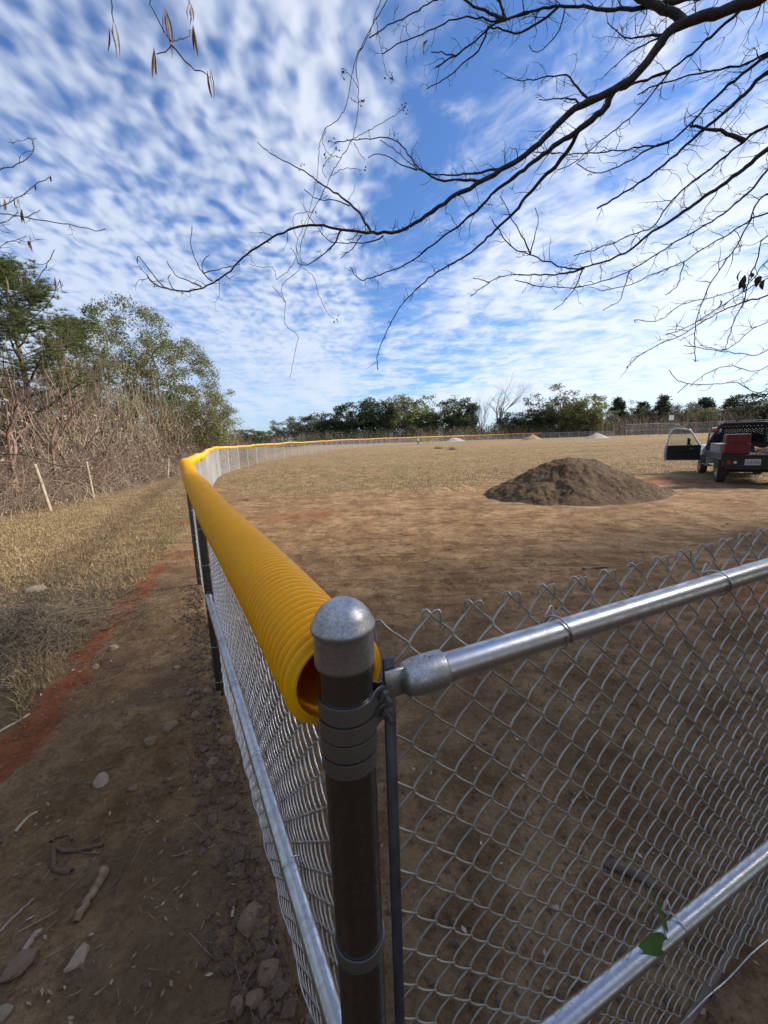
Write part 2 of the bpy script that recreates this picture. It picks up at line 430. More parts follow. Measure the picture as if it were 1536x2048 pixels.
inb = np.array([gpt(*q)[:2] for q in ((395, 985), (450, 975), (480, 1000), (560, 1003), (650, 990), (760, 985), (860, 985), (940, 975), (1040, 960), (1250, 955), (1350, 950), (1536, 966))])
inb = inb[np.argsort(inb[:, 0])]
outb = np.array([gpt(*q)[:2] for q in ((392, 1040), (375, 1075), (330, 1120), (262, 1200), (165, 1330), (80, 1440), (0, 1575), (-200, 1900))])
outb = outb[np.argsort(outb[:, 1])]
REDL = [tuple(gpt(*q)[:2]) for q in ((322, 1133), (275, 1185), (240, 1225), (180, 1300), (135, 1370), (75, 1440), (35, 1520), (-20, 1560))]
def zones(x, y):
    """surface cover in plan: dry grass, red clay plus painted truck shadow, leaf litter, shaded dirt"""
    n1 = fbm(x * .9, y * .9, 4); n2 = fbm(x * 3.1 + 5, y * 3.1, 4)
    out = left_of(x, y)
    gi = sstep(y - np.interp(x, inb[:, 0], inb[:, 1]) + n1 * 4.0 + n2 * 2.0, -.6, 1.6)
    bx = np.interp(y, outb[:, 1], outb[:, 0])
    go = sstep(bx - x + n1 * .5 + n2 * .35, -.12, .35)
    grass = np.where(out, go, gi)
    wr = np.interp(y, [0, 1.3, 2.6, 4.0, 6.0], [.16, .20, .17, .15, .12])
    n3 = fbm(x * 9, y * 9, 3); red = sstep(wr * .9 - seg_dist(x, y, REDL) + n2 * .34 + n1 * .18 + n3 * .12, -.06, .10) * (y < 7.3) * .85
    p = gpt(1330, 962); red_shadow = sstep(1.7 - np.hypot((x - p[0]) * .8, (y - p[1]) * 1.6) + n2 * 2.0, 0, .6) * .55  # red-brown soil; the truck's shadow is painted into this patch
    p = gpt(612, 1030); red3 = sstep(.9 - np.hypot((x - p[0]) * .5, y - p[1]) + n2 * 1.6, 0, .5) * .35
    p = gpt(350, 1045); red4 = sstep(.35 - np.hypot((x - p[0]) * .6, y - p[1]) + n2 * .8, 0, .3) * .6
    p = gpt(355, 1108); red5 = sstep(.45 - np.hypot((x - p[0]) * .6, y - p[1]) + n2 * .9, 0, .3) * .4
    p = gpt(1500, 1180); red6 = sstep(.5 - np.hypot((x - p[0]), y - p[1]) + n2 * 1.0, 0, .3) * .5
    red = np.clip(np.maximum.reduce([red, red_shadow, red3, red4, red5, red6]), 0, 1)
    litter = np.where(out, sstep(bx - x + n2 * .5, .15, .7) * sstep(y, 7.5, 4.0), 0.0)
    woods = sstep(-(x + 9.2 + .12 * y) + n1 * 2.0, -.5, 1.0)
    litter = np.maximum(litter, woods * .9)
    shaded = sstep(n1 + .9 * n2, -.05, .22) * sstep(y, 10, 4) * np.where(out, 1.0, .45)  # dark dirt patches; the near corner's shade is put into their colour
    return grass, red, litter, shaded
def clod_h(x, y):
    """fine relief of the ground"""
    g, red, lit, shaded = zones(x, y)
    near = sstep(y, 40, 12)
    a, b = x * .94 + y * .34, -x * .34 + y * .94
    ruts = fbm(a * .55, b * 2.6, 4) * .085 + fbm(a * .9 + 8, b * 7.0, 3) * .05 + np.abs(fbm(x * 2.2, y * 3.5, 4)) * .05
    a2, b2 = x * .47 + y * .88, -x * .88 + y * .47
    ruts_out = fbm(a2 * .8, b2 * 3.0, 4) * .045 + fbm(x * 5, y * 5, 3) * .02
    out = left_of(x, y)
    h = np.where(out, ruts_out, ruts) * (1 - .5 * g) * near
    h = h + fbm(x * 13, y * 13, 3) * .026 * sstep(y, 9, 3) + np.abs(fbm(x * 4.2, y * 4.2, 4)) * .055 * sstep(y, 14, 5)
    h = h + fbm(x * .13, y * .13, 3) * .35 * sstep(y, 6, 30) * sstep(y, 130, 90)
    # crumbled edge of soil under the mesh of the near bays
    h = h + .05 * np.exp(-(seg_dist(x, y, [tuple(P1), tuple(PB), tuple(PA)]) / .16) ** 2) * (.6 + 2.2 * fbm(x * 7, y * 7, 3)) * out
    # bank dropping into the wood
    h = h - .35 * sstep(-(x + 9.6 + .12 * y), 0, 3.0)
    h = h + lit * .05 * fbm(x * 6, y * 6, 3) * near
    return h
def ground_h(x, y):
    x = np.asarray(x, float); y = np.asarray(y, float)
    return base_h(x, y) + clod_h(x, y)
def gz(x, y): return float(ground_h(np.array([x]), np.array([y]))[0])


def axis_pts(lo, hi, d, far, grow):
    c = list(np.arange(lo, hi + 1e-6, d)); s = d; p = c[-1]; up = []
    while p < far: s *= grow; p += s; up.append(p)
    return np.array(c + up), s
xs, _ = axis_pts(0, 4.0, .021, 2500, 1.045)
xl, _ = axis_pts(0, 4.6, .021, 2500, 1.045)
gx = np.concatenate([-xl[::-1], xs[1:]])
ys, _ = axis_pts(.15, 8.0, .023, 2600, 1.04)
gy = np.concatenate([-np.array([60, 30, 16, 9, 5, 3, 2, 1.2, .7, .4, .2, .05])[:], ys])
GX, GY = np.meshgrid(gx, gy)
GZ = ground_h(GX, GY)
nx, ny = len(gx), len(gy)
idx = np.arange(nx * ny).reshape(ny, nx)
gq = np.stack([idx[:-1, :-1], idx[:-1, 1:], idx[1:, 1:], idx[1:, :-1]], -1).reshape(-1, 4)
gme = mesh_np('ground', np.stack([GX, GY, GZ], -1), gq)
zr, zg, zb, za = zones(GX.ravel(), GY.ravel())
ca = gme.color_attributes.new('cover', 'FLOAT_COLOR', 'POINT')
ca.data.foreach_set('color', np.stack([zr, zg, zb, za], -1).astype(np.float32).ravel())


def ground_mat():
    m, t, b = new_mat('field_ground'); p = pos(t)
    at_ = t.node('ShaderNodeAttribute', attribute_name='cover'); at_.attribute_type = 'GEOMETRY'
    cr, cg, cb = t.sep(at_.outputs['Vector']); shaded = at_.outputs['Alpha']
    nb = t.noise(p, .7, 6, .6); nm = t.noise(p, 5, 6, .65); nf = t.noise(p, 38, 5, .7); nff = t.noise(p, 140, 3, .7)
    mixn = t.math('ADD', t.math('MULTIPLY', nm, .5), t.math('MULTIPLY', nf, .5))
    dirt = t.mix(t.ramp(nb, .35, .65), (.33, .205, .105), (.45, .295, .160))
    mott = t.noise(p, 1.9, 7, .72)
    dirt = t.mix(t.ramp(mott, .42, .58), t.mix(1.0, dirt, (.72, .68, .64), 'MULTIPLY'), dirt)
    dirt = t.mix(t.ramp(mixn, .40, .60), t.mix(1.0, dirt, (.58, .55, .52), 'MULTIPLY'), dirt)
    mp = t.node('ShaderNodeMapping'); t.put(mp.inputs['Vector'], p); mp.inputs['Rotation'].default_value = (0, 0, R(-18)); mp.inputs['Scale'].default_value = (.55, 4.2, 1)
    sc1 = t.noise(mp.outputs[0], 1.7, 5, .62, .8); sc2 = t.noise(mp.outputs[0], 5.5, 4, .6, .6)
    scr = t.math('MAXIMUM', t.ramp(sc1, .575, .62), t.math('MULTIPLY', t.ramp(sc2, .60, .64), .8))
    px_, py_, _pz = t.sep(p); scr = t.math('MULTIPLY', scr, t.ramp(t.math('ADD', px_, t.math('MULTIPLY', py_, .52)), .1, .6)); scr = t.math('MULTIPLY', scr, t.ramp(py_, 2.0, 6.5, .12, 1.0))
    dirt = t.mix(t.math('MULTIPLY', scr, .62), dirt, t.mix(1.0, dirt, (.42, .36, .32), 'MULTIPLY'))
    dirt = t.mix(t.math('MULTIPLY', shaded, .55), dirt, (.145, .095, .060))
    dirt = t.mix(t.math('MULTIPLY', t.ramp(nff, .62, .72), .35), dirt, (.42, .33, .24))
    # streaky straw and thatch
    st = t.noise(t.vmul(p, 3, 22, 8), 2.2, 4, .7); st2 = t.noise(t.vmul(p, 19, 5, 8), 2.5, 4, .7)
    s = t.math('ADD', t.math('MULTIPLY', st, .5), t.math('MULTIPLY', st2, .5))
    gcol = t.mix(t.ramp(s, .40, .60), (.20, .135, .068), (.42, .295, .155))
    gcol = t.mix(t.ramp(mott, .43, .57), t.mix(1.0, gcol, (.62, .58, .54), 'MULTIPLY'), gcol)
    ng = t.noise(p, .33, 5, .6)
    gcol = t.mix(t.math('MULTIPLY', t.ramp(ng, .50, .66), .5), gcol, (.17, .155, .066))
    gcol = t.mix(t.math('MULTIPLY', t.ramp(t.noise(p, .9, 5, .65), .56, .66), .55), gcol, dirt)
    red = t.mix(t.ramp(mixn, .38, .62), (.18, .056, .024), (.36, .105, .040))
    lit = t.mix(t.ramp(mixn, .38, .62), (.085, .062, .045), (.22, .155, .105))
    c = t.mix(cr, dirt, gcol)
    c = t.mix(t.math('MULTIPLY', cb, .85), c, lit)
    c = t.mix(cg, c, red)
    t.put(b.inputs['Base Color'], c); b.inputs['Roughness'].default_value = .95
    b.inputs['Specular IOR Level'].default_value = .15
    bn = t.node('ShaderNodeBump'); bn.inputs['Strength'].default_value = 1.0; bn.inputs['Distance'].default_value = .04
    hh = t.math('ADD', t.math('MULTIPLY', nm, 1.0), t.math('ADD', t.math('MULTIPLY', nf, .9), t.math('MULTIPLY', nff, .4)))
    hh = t.math('SUBTRACT', hh, t.math('MULTIPLY', scr, .35))
    hh = t.math('ADD', hh, t.math('MULTIPLY', t.math('MULTIPLY', s, cr), 1.2))
    t.put(bn.inputs['Height'], hh); t.put(b.inputs['Normal'], bn.outputs[0])
    return m
MT['ground'] = ground_mat()
tag(add_obj('ground', gme, MT['ground']), kind='structure')


# ------------------------------------------------------------------ chain link
def chainlink(L, H, W=.084, hp=.088, r=.0023, S=5, ts=(0, .10, .3, .5, .7, .9), D=.0048, knuckle=True, wave=.006, z0=.04, dz=0.0, seed=0):
    """woven wire; local x along, y across, z up; dz = rise of the ground over L"""
    n = int(L / (W / 2)); J = int((H - z0) / (hp / 2)); J -= J % 2
    i = np.arange(n)[:, None]; j = np.arange(J + 1)[None, :]
    xa = i * W / 2; xb = (i + 1) * W / 2
    left = ((i + j) % 2 == 0)
    X = np.where(left, xa - r * .75, xb + r * .75); Z = z0 + j * hp / 2 + 0 * i
    Z = Z + (H - (z0 + J * hp / 2))
    px, py, pz = [], [], []
    for jj in range(J):
        sgn = np.where(left[:, jj], 1.0, -1.0)
        for t in ts:
            k = t * t * (3 - 2 * t) * .35 + t * .65
            px.append(X[:, jj] * (1 - k) + X[:, jj + 1] * k)
            py.append(sgn * D * min(1, math.sin(math.pi * t) ** .6 if 0 < t < 1 else 0))
            pz.append(Z[:, jj] * (1 - t) + Z[:, jj + 1] * t)
    px.append(X[:, J]); py.append(0 * X[:, J]); pz.append(Z[:, J])
    if knuckle:
        sd_ = np.where(left[:, J], -1.0, 1.0)
        for (a, bb, c) in ((.004, .004, .006), (.009, .006, .0065), (.0125, .007, -.001), (.0125, .007, -.014), (.0115, .004, -.026)):
            px.append(X[:, J] + sd_ * a); py.append(-sd_ * bb + 0 * X[:, J]); pz.append(Z[:, J] + c)
    P = np.stack([np.stack(px, 1), np.stack(py, 1), np.stack(pz, 1)], -1)
    if wave:
        P[..., 1] += wave * (np.sin(P[..., 0] * 3.1 + 1.3 * P[..., 2] + seed) + .6 * np.sin(P[..., 2] * 4.3 + P[..., 0] * 1.7 + seed * 2)) * np.sin(np.clip(P[..., 2] / H, 0, 1) * math.pi)
        P[..., 2] += .004 * np.sin(P[..., 0] * 5.0 + seed) * (P[..., 2] / H)
    P[..., 2] += dz * P[..., 0] / max(L, 1e-6)
    return tubes(P, np.full(P.shape[:2], r), S)
def frame_mat(p, q, z):
    """local x along p->q on the ground, y to the left, z up"""
    d = np.asarray(q) - np.asarray(p); a = math.atan2(d[1], d[0])
    return Matrix.Translation((p[0], p[1], z)) @ Matrix.Rotation(a, 4, 'Z')
def ring_around(c, axis, r, wire, S=5, n=20, turns=1.0, drift=0.0):
    """tie wire loop round a pipe"""
    axis = np.asarray(axis, float); axis /= np.linalg.norm(axis)
    a = np.cross(axis, (.1, .2, .97) if abs(axis[2]) < .9 else (1, 0, 0)); a /= np.linalg.norm(a); b = np.cross(axis, a)
    th = np.linspace(0, 2 * math.pi * turns, n)
    P = np.asarray(c) + r * (np.cos(th)[:, None] * a + np.sin(th)[:, None] * b) + axis * (np.linspace(-.5, .5, n) * drift)[:, None]
    return tubes(P, np.full(n, wire), S)


fence = empty('outfield_fence', (PB[0], PB[1], 0))
tag(fence, 'galvanised chain link outfield fence topped with yellow corrugated tube curving round the field', 'fence')
fence.location = (0, 0, 0)
PR = .0388                                    # corner post radius
g1 = 0.0
CAPTOP = at(684, 1197, P1[1])[2]

# corner post and its fittings (all at P1)
ox, oy = P1
V, Q = lathe([(PR, -.3), (PR, CAPTOP - .035)], 40, (ox, oy, 0))
corner = Bag().add(V, Q).obj('corner_post', MT['galv_post'], fence)
corner['label'] = 'dark galvanised corner post with domed cap and steel bands'
zc = CAPTOP
capp = [(PR + .0008, zc - .095), (PR + .0035, zc - .0945), (PR + .0042, zc - .090), (PR + .0036, zc - .050), (PR + .0050, zc - .046), (PR + .0072, zc - .041), (PR + .0068, zc - .036), (PR + .0045, zc - .0335),
        (PR + .0005, zc - .0235), (PR - .006, zc - .0145), (PR - .014, zc - .0075), (PR - .023, zc - .0025), (PR - .032, zc - .0004), (.0005, zc)]
V, Q = lathe(capp, 40, (ox, oy, 0)); Bag().add(V, Q).obj('post_cap', MT['galv_cap'], corner)


def band(z, h, ang, tab=.034, name='brace_band', bolt=True, r=PR):
    """pressed band round the corner post with two ears and a carriage bolt towards ang"""
    th = np.linspace(.42, 2 * math.pi - .42, 36); t = .0026
    ro = r + t + .0004
    prof = [(r + .0006, -h / 2), (ro, -h / 2), (ro + .0002, -h / 2 + .001), (ro + .0002, h / 2 - .001), (ro, h / 2), (r + .0006, h / 2)]
    ear = np.linspace(0, tab, 5)[1:]
    b = Bag()
    ca_, sa_ = math.cos(ang), math.sin(ang)
    pts = []
    for s_ in (1,):
        for rr, zz_ in prof:
            ring = [(rr * math.cos(a), rr * math.sin(a)) for a in th]
            x0, y0 = ring[0]; x1, y1 = ring[-1]
            yy = .0062 if rr > r + .001 else .0046
            st_ = [(x0 + .55 * e, y0 + (yy - y0) * min(1, e / tab * 1.6)) for e in ear[::-1]]
            en_ = [(x1 + .55 * e, y1 + (-yy - y1) * min(1, e / tab * 1.6)) for e in ear]
            row = st_ + ring + en_
            pts.append([(x * ca_ - y * sa_ + ox, x * sa_ + y * ca_ + oy, z + zz_) for x, y in row])
    A = np.array(pts); K, N, _ = A.shape
    ii = np.arange(2 * N).reshape(2, N); Qd = np.stack([ii[0, :-1], ii[0, 1:], ii[1, 1:], ii[1, :-1]], -1)
    for k in range(K): b.add(np.vstack([A[k], A[(k + 1) % K]]), Qd)            # unshared rows keep the edges crisp
    o = b.obj(name, MT['galv_band'], corner)
    if bolt:
        c = np.array([ox + ca_ * (r + tab * .50), oy + sa_ * (r + tab * .50), z]); ax = np.array([-sa_, ca_, 0.0])
        bb = Bag()
        s_ = -1.0
        bt = capped_tube(c - ax * .020 * s_, c + ax * .034 * s_, .0042, 10)
        bb.add(np.concatenate(bt.V), np.concatenate(bt.Q), np.concatenate(bt.T))
        nut = capped_tube(c + ax * .008 * s_, c + ax * .0165 * s_, .0088, 6)
        bb.add(np.concatenate(nut.V), np.concatenate(nut.Q), np.concatenate(nut.T))
        hd = capped_tube(c - ax * .0062 * s_, c - ax * .0105 * s_, .0098, 12, .006)
        bb.add(np.concatenate(hd.V), np.concatenate(hd.Q), np.concatenate(hd.T))
        bb.obj('bolt', MT['bolt'], corner, smooth=False)
    return o
AR = math.atan2(RDIR[1], RDIR[0]); dL = (PB - P1) / np.linalg.norm(PB - P1); AL = math.atan2(dL[1], dL[0])
zrail = 1.612
band(zrail - .004, .026, AR - .10); band(zrail - .034, .026, AR - .10, tab=.036)
band(zrail - .062, .026, AL, bolt=False); band(zrail - .090, .024, AL)
band(.735, .026, AR - .06); band(.62, .024, AR, bolt=False); band(.30, .024, AR); band(1.17, .024, AL, bolt=False)

# near bays of the outfield run
RAIL = .0225
def rail(name, p, q, r, mat, parent, S=24, caps=True, sag=0.0, n=2):
    if n == 2: b = capped_tube(p, q, r, S)
    else:
        t = np.linspace(0, 1, n)[:, None]; P = np.asarray(p) * (1 - t) + np.asarray(q) * t
        P[:, 2] -= sag * np.sin(math.pi * t[:, 0])
        b = Bag().add(*tubes(P, np.full(n, r), S))
    return b.obj(name, mat, parent)
gB = float(base_h(0, PB[1])); gA = float(base_h(0, PA[1]))
ztop = 1.645
nL = np.array([-dL[1], dL[0]])               # left normal = outside
LB = np.linalg.norm(PB - P1); dA = (PA - PB) / np.linalg.norm(PA - PB); LA = np.linalg.norm(PA - PB)
moff = .030                                   # mesh hangs on the field side of rails and posts
def bay_mesh(p, q, H, seed, parent, gz0, gz1, **kw):
    L = np.linalg.norm(np.asarray(q) - np.asarray(p))
    V, Q_ = chainlink(L, H, seed=seed, dz=gz1 - gz0, **kw)
    o = Bag().add(V, Q_).obj('wire_mesh', MT['wire'], parent)
    d = (np.asarray(q) - np.asarray(p)) / L; nrm = np.array([d[1], -d[0]])
    o.matrix_world = frame_mat(np.asarray(p) + nrm * moff, np.asarray(q) + nrm * moff, gz0)
    return o
bay_mesh(P1 + dL * .035, PB, 1.655, 1, fence, 0.0, gB)
bay_mesh(PB, PA, 1.655, 4, fence, gB, gA)
def line_post(p, g, H=1.66, r=.030, parent=fence, S=20):
    b = capped_tube((p[0], p[1], g - .15), (p[0], p[1], g + H), r, S)
    return b.obj('line_post', MT['galv_post'], parent)
line_post(PB, gB); line_post(PA, gA, 1.68)
rail('top_rail', (*(P1 + dL * .06), ztop - .02), (*PB, ztop + gB), RAIL, MT['galv'], fence)
rail('top_rail', (*PB, ztop + gB), (*PA, ztop + gA + .02), RAIL, MT['galv'], fence)
br = rail('brace_rail', (*(P1 + dL * .055 + nL * .012), .775), (*(PB + nL * .008 - dL * .02), .835 + gB), RAIL * 1.02, MT['galv'], fence, 28)
V, Q = lathe([(RAIL * 1.02 + .0005, -.05), (RAIL * 1.02 + .005, -.048), (RAIL * 1.02 + .005, 0), (.001, .004)], 20)
ce = Bag().add(V, Q).obj('rail_end', MT['galv_cap'], br)
ce.matrix_world = Matrix.Translation((*(PB - dL * .03 + nL * .008), .835 + gB)) @ Vector((*dL, .02)).to_track_quat('Z', 'Y').to_matrix().to_4x4()
for f in (.16, .33, .52, .70, .86):
    c = np.array([*(P1 + dL * (.055 + f * (LB - .075)) + nL * (.012 - .004 * f)), .775 + f * (.06 + gB)])
    Bag().add(*ring_around(c + np.array([dL[1], -dL[0], 0]) * .006, (*dL, .02), RAIL + .009, .0018, 5, 24, 1.08, .012)).obj('tie_wire', MT['wire'], br)
for pp, g in ((PB, gB), (PA, gA)):
    for zz_ in (.12, .42, .74, 1.08, 1.36):
        b = Bag().add(*ring_around((*(pp + np.array([dL[1], -dL[0]]) * .006), g + zz_), (.05, .02, 1), .041, .0019, 5, 22, 1.05, .012))
        b.obj('tie_wire', MT['wire'], fence)
# bottom tension wire with its wavy look
t = np.linspace(0, 1, 160)
for p, q, g0, g1_ in ((P1, PB, 0, gB), (PB, PA, gB, gA)):
    P = np.stack([p[0] + (q[0] - p[0]) * t, p[1] + (q[1] - p[1]) * t, g0 + (g1_ - g0) * t + .085 + .006 * np.sin(t * 40)], 1)
    P[:, :2] += nL * (-.026 + .006 * np.sin(t * 61))[:, None]
    Bag().add(*tubes(P, np.full(160, .0024), 5)).obj('tension_wire', MT['wire'], fence)


# yellow corrugated tube
def corr_tube(P, ro, pitch, S, prof, inner=True, depth=.0135):
    """P: dense path; corrugations along arc length"""
    seg = np.linalg.norm(np.diff(P, axis=0), axis=1); cum = np.concatenate([[0], np.cumsum(seg)])
    n = int(cum[-1] / pitch)
    s = []; rr = []
    for k in range(n):
        for (a, d) in prof: s.append((k + a) * pitch); rr.append(ro - d * depth)
    s = np.array(s); Pq = np.stack([np.interp(s, cum, P[:, i]) for i in range(3)], 1)
    b = Bag(); V, Q_ = tubes(Pq, np.array(rr), S); b.add(V, Q_)
    if inner:
        ri = ro - depth * 1.25
        V2, Q2 = tubes(Pq[::4], np.full(len(Pq[::4]), ri), S); b.add(V2, Q2[:, ::-1])
        i0 = np.arange(S); o2 = len(V)
        VV = np.vstack([V[:S], V2[:S]]); b.add(VV, np.stack([i0, i0 + S, (i0 + 1) % S + S, (i0 + 1) % S], 1))
    return b
FULL = [(0, 1), (.10, .95), (.20, .50), (.29, .14), (.40, 0), (.60, 0), (.71, .14), (.80, .50), (.90, .95)]
def tube_path(p, q, z0, z1, bow=0.0, n=60, wob=.004, ph=0.0):
    t = np.linspace(0, 1, n); P = np.stack([p[0] + (q[0] - p[0]) * t, p[1] + (q[1] - p[1]) * t, z0 + (z1 - z0) * t - bow * np.sin(math.pi * t)], 1)
    P[:, 2] += wob * np.sin(t * 9 + ph); P[:, 0] += wob * np.sin(t * 7 + ph + 1); return P
cap_off = np.array([dL[1], -dL[0]])
ytube = lambda b: b.obj('rail_cap', MT['yellow'], fence)
o = ytube(corr_tube(tube_path(P1 + dL * .035 + cap_off * -.004, PB + dL * .12 + cap_off * .004, 1.622, 1.685, -.004), .080, .0205, 44, FULL))
o['label'] = 'nearest length of yellow corrugated tube, its open end behind the corner post'
ytube(corr_tube(tube_path(PB + dA * .02 + cap_off * .004, PA + dA * .10, 1.690, 1.755, .012, ph=2), .076, .0205, 28, FULL))
# far bays : straight chords of one length share their meshes
def resample(pts, L):
    pts = np.asarray(pts, float); P = smooth_path(pts, 4000); out = [P[0]]
    for p in P:
        if np.linalg.norm(p - out[-1]) >= L: out.append(p)
    return out
BL = 2.75
FP_ = resample(ARC, BL)
V, Q = chainlink(BL, 1.66, S=4, ts=(0, .2, .8), r=.0024, knuckle=False); meM = mesh_np('wire_mesh', V, Q)
V, Q = chainlink(BL, 1.66, S=3, ts=(0, .5), r=.0025, knuckle=False); meF = mesh_np('wire_mesh', V, Q)
tt = np.linspace(0, 1, 40); bP = np.stack([tt * (BL + .06), 0 * tt, -.010 * np.sin(math.pi * tt) + .004 * np.sin(tt * 17)], 1)
ytM = corr_tube(bP, .074, .0205, 20, [(0, 1), (.2, .1), (.5, 0), (.8, .1)], False).mesh('rail_cap')
ytF = Bag().add(*tubes(bP[::5], np.full(8, .074), 12)).mesh('rail_cap')
pst = capped_tube((0, 0, -.2), (0, 0, 1.65), .030, 10).mesh('line_post')
rl = capped_tube((0, 0, 0), (BL, 0, 0), RAIL, 8).mesh('top_rail')
for me, mt in ((meM, 'wire_far'), (meF, 'wire_far'), (ytM, 'yellow'), (ytF, 'yellow'), (pst, 'galv_far'), (rl, 'galv')): me.materials.append(MT[mt])
def far_run(P, parent, capped, k_mid=9):
    for k in range(len(P) - 1):
        p, q = P[k], P[k + 1]; g0, g1_ = gz(*p), gz(*q); L = np.linalg.norm(q - p)
        tilt = Matrix.Rotation(-math.atan2(g1_ - g0, L), 4, 'Y'); mw = frame_mat(p, q, g0) @ tilt
        d = (q - p) / L; nrm = Vector((d[1], -d[0], 0)) * moff
        o = add_obj('wire_mesh', meM if k < k_mid and capped else meF, None, parent); o.matrix_world = Matrix.Translation(nrm) @ mw
        if k: add_obj('line_post', pst, None, parent).matrix_world = Matrix.Translation((p[0], p[1], g0))
        add_obj('top_rail', rl, None, parent).matrix_world = mw @ Matrix.Translation((0, 0, 1.63))
        if capped:
            o = add_obj('rail_cap', ytM if k < k_mid else ytF, None, parent)
            o.matrix_world = mw @ Matrix.Translation((-.03, 0, 1.665 + (.03 if k == 0 else 0) + .012 * math.sin(k * 2.3))) @ Matrix.Rotation(.006 * math.sin(k * 1.7), 4, 'Y')
far_run(FP_, fence, True)
fence2 = tag(empty('foul_line_fence'), 'bare chain link fence without yellow tube, beyond the far tan heap', 'fence')
far_run(resample(ARC2, BL), fence2, False)

# ------------------------------------------------------------------ right hand run from the same corner
rf = tag(empty('side_fence'), 'chain link fence panel with galvanised pipe rails running right from the corner post', 'fence')
RL = 3.2
PE = P1 + RDIR * RL
rn = np.array([RDIR[1], -RDIR[0]])            # towards the camera side
rm = -rn * .026
V, Q = chainlink(RL - .075, 1.70, seed=2.2, dz=.04, S=6, r=.0021, W=.0836, hp=.0895, wave=.009)
o = Bag().add(V, Q).obj('wire_mesh', MT['wire_dull'], rf); o.matrix_world = frame_mat(P1 + RDIR * .075 + rm, PE + rm, -.005)
tr = rail('top_rail', (*(P1 + RDIR * .115), zrail), (*PE, zrail + .035), .0232, MT['galv'], rf, 32)
mr = rail('middle_rail', (*(P1 + RDIR * .115 + rn * .004), .585), (*(PE + rn * .004), .615), .0232, MT['galv'], rf, 32)
def rail_end(par, z):
    r = .0232
    prof = [(.004, -.030), (.018, -.029), (.026, -.022), (r + .006, -.006), (r + .0068, .012), (r + .0068, .040), (r + .0058, .0445), (r + .0004, .046)]
    V, Q = lathe(prof, 28)
    e = Bag().add(V, Q).obj('rail_end', MT['galv_cap'], par)
    e.matrix_world = Matrix.Translation((*(P1 + RDIR * .118), z)) @ Vector((*RDIR, .012)).to_track_quat('Z', 'Y').to_matrix().to_4x4()
    b = Bag(); box(b, (0, 0, -.040), (.007, .046, .036), None, .002)
    e2 = b.obj('rail_end_ear', MT['galv_cap'], par); e2.matrix_world = e.matrix_world @ Matrix.Rotation(R(0), 4, 'Z')
rail_end(tr, zrail + .001); rail_end(mr, .586)
for par, zz0, rise, fs in ((tr, zrail, .035, (.098, .262, .50, .75)), (mr, .585, .03, (.265, .46, .7))):
    for f in fs:
        s_ = .115 + f * (RL - .115)
        c = np.array([*(P1 + RDIR * s_ - rn * .004), zz0 + rise * f])
        b = Bag().add(*ring_around(c, (*RDIR, .15), .0295, .0021, 6, 30, 1.12, .016))
        e = c + np.array([*(-rn * .030), .016]); h = np.array([e, e + np.array([*(RDIR * .012), .020]), e + np.array([*(RDIR * .022 - rn * .004), .012]), e + np.array([*(RDIR * .018 + rn * .006), -.004])])
        b.add(*tubes(smooth_path(h, 10), np.full(10, .0021), 6)); b.obj('tie_wire', MT['wire'], par)
b = Bag(); box(b, (0, 0, .835), (.019, .0058, 1.63), None, .001)
tb = b.obj('tension_bar', MT['bar'], rf); tb.matrix_world = frame_mat(P1 + RDIR * .073 - rn * .012, PE - rn * .012, 0)
b = Bag(); box(b, (0, 0, .835), (.019, .0058, 1.60), None, .001)
tb = b.obj('tension_bar', MT['bar'], fence); tb.matrix_world = frame_mat(P1 + dL * .062 + cap_off * .026, PB + cap_off * .026, 0)
capped_tube((*(PE), -.15), (*(PE), 1.66), .030, 16).obj('line_post', MT['galv_post'], rf)
t = np.linspace(0, 1, 200); P = np.stack([P1[0] + RDIR[0] * RL * t + rm[0], P1[1] + RDIR[1] * RL * t + rm[1], .05 + .006 * np.sin(t * 70)], 1)
Bag().add(*tubes(P, np.full(200, .0024), 5)).obj('tension_wire', MT['wire'], rf)

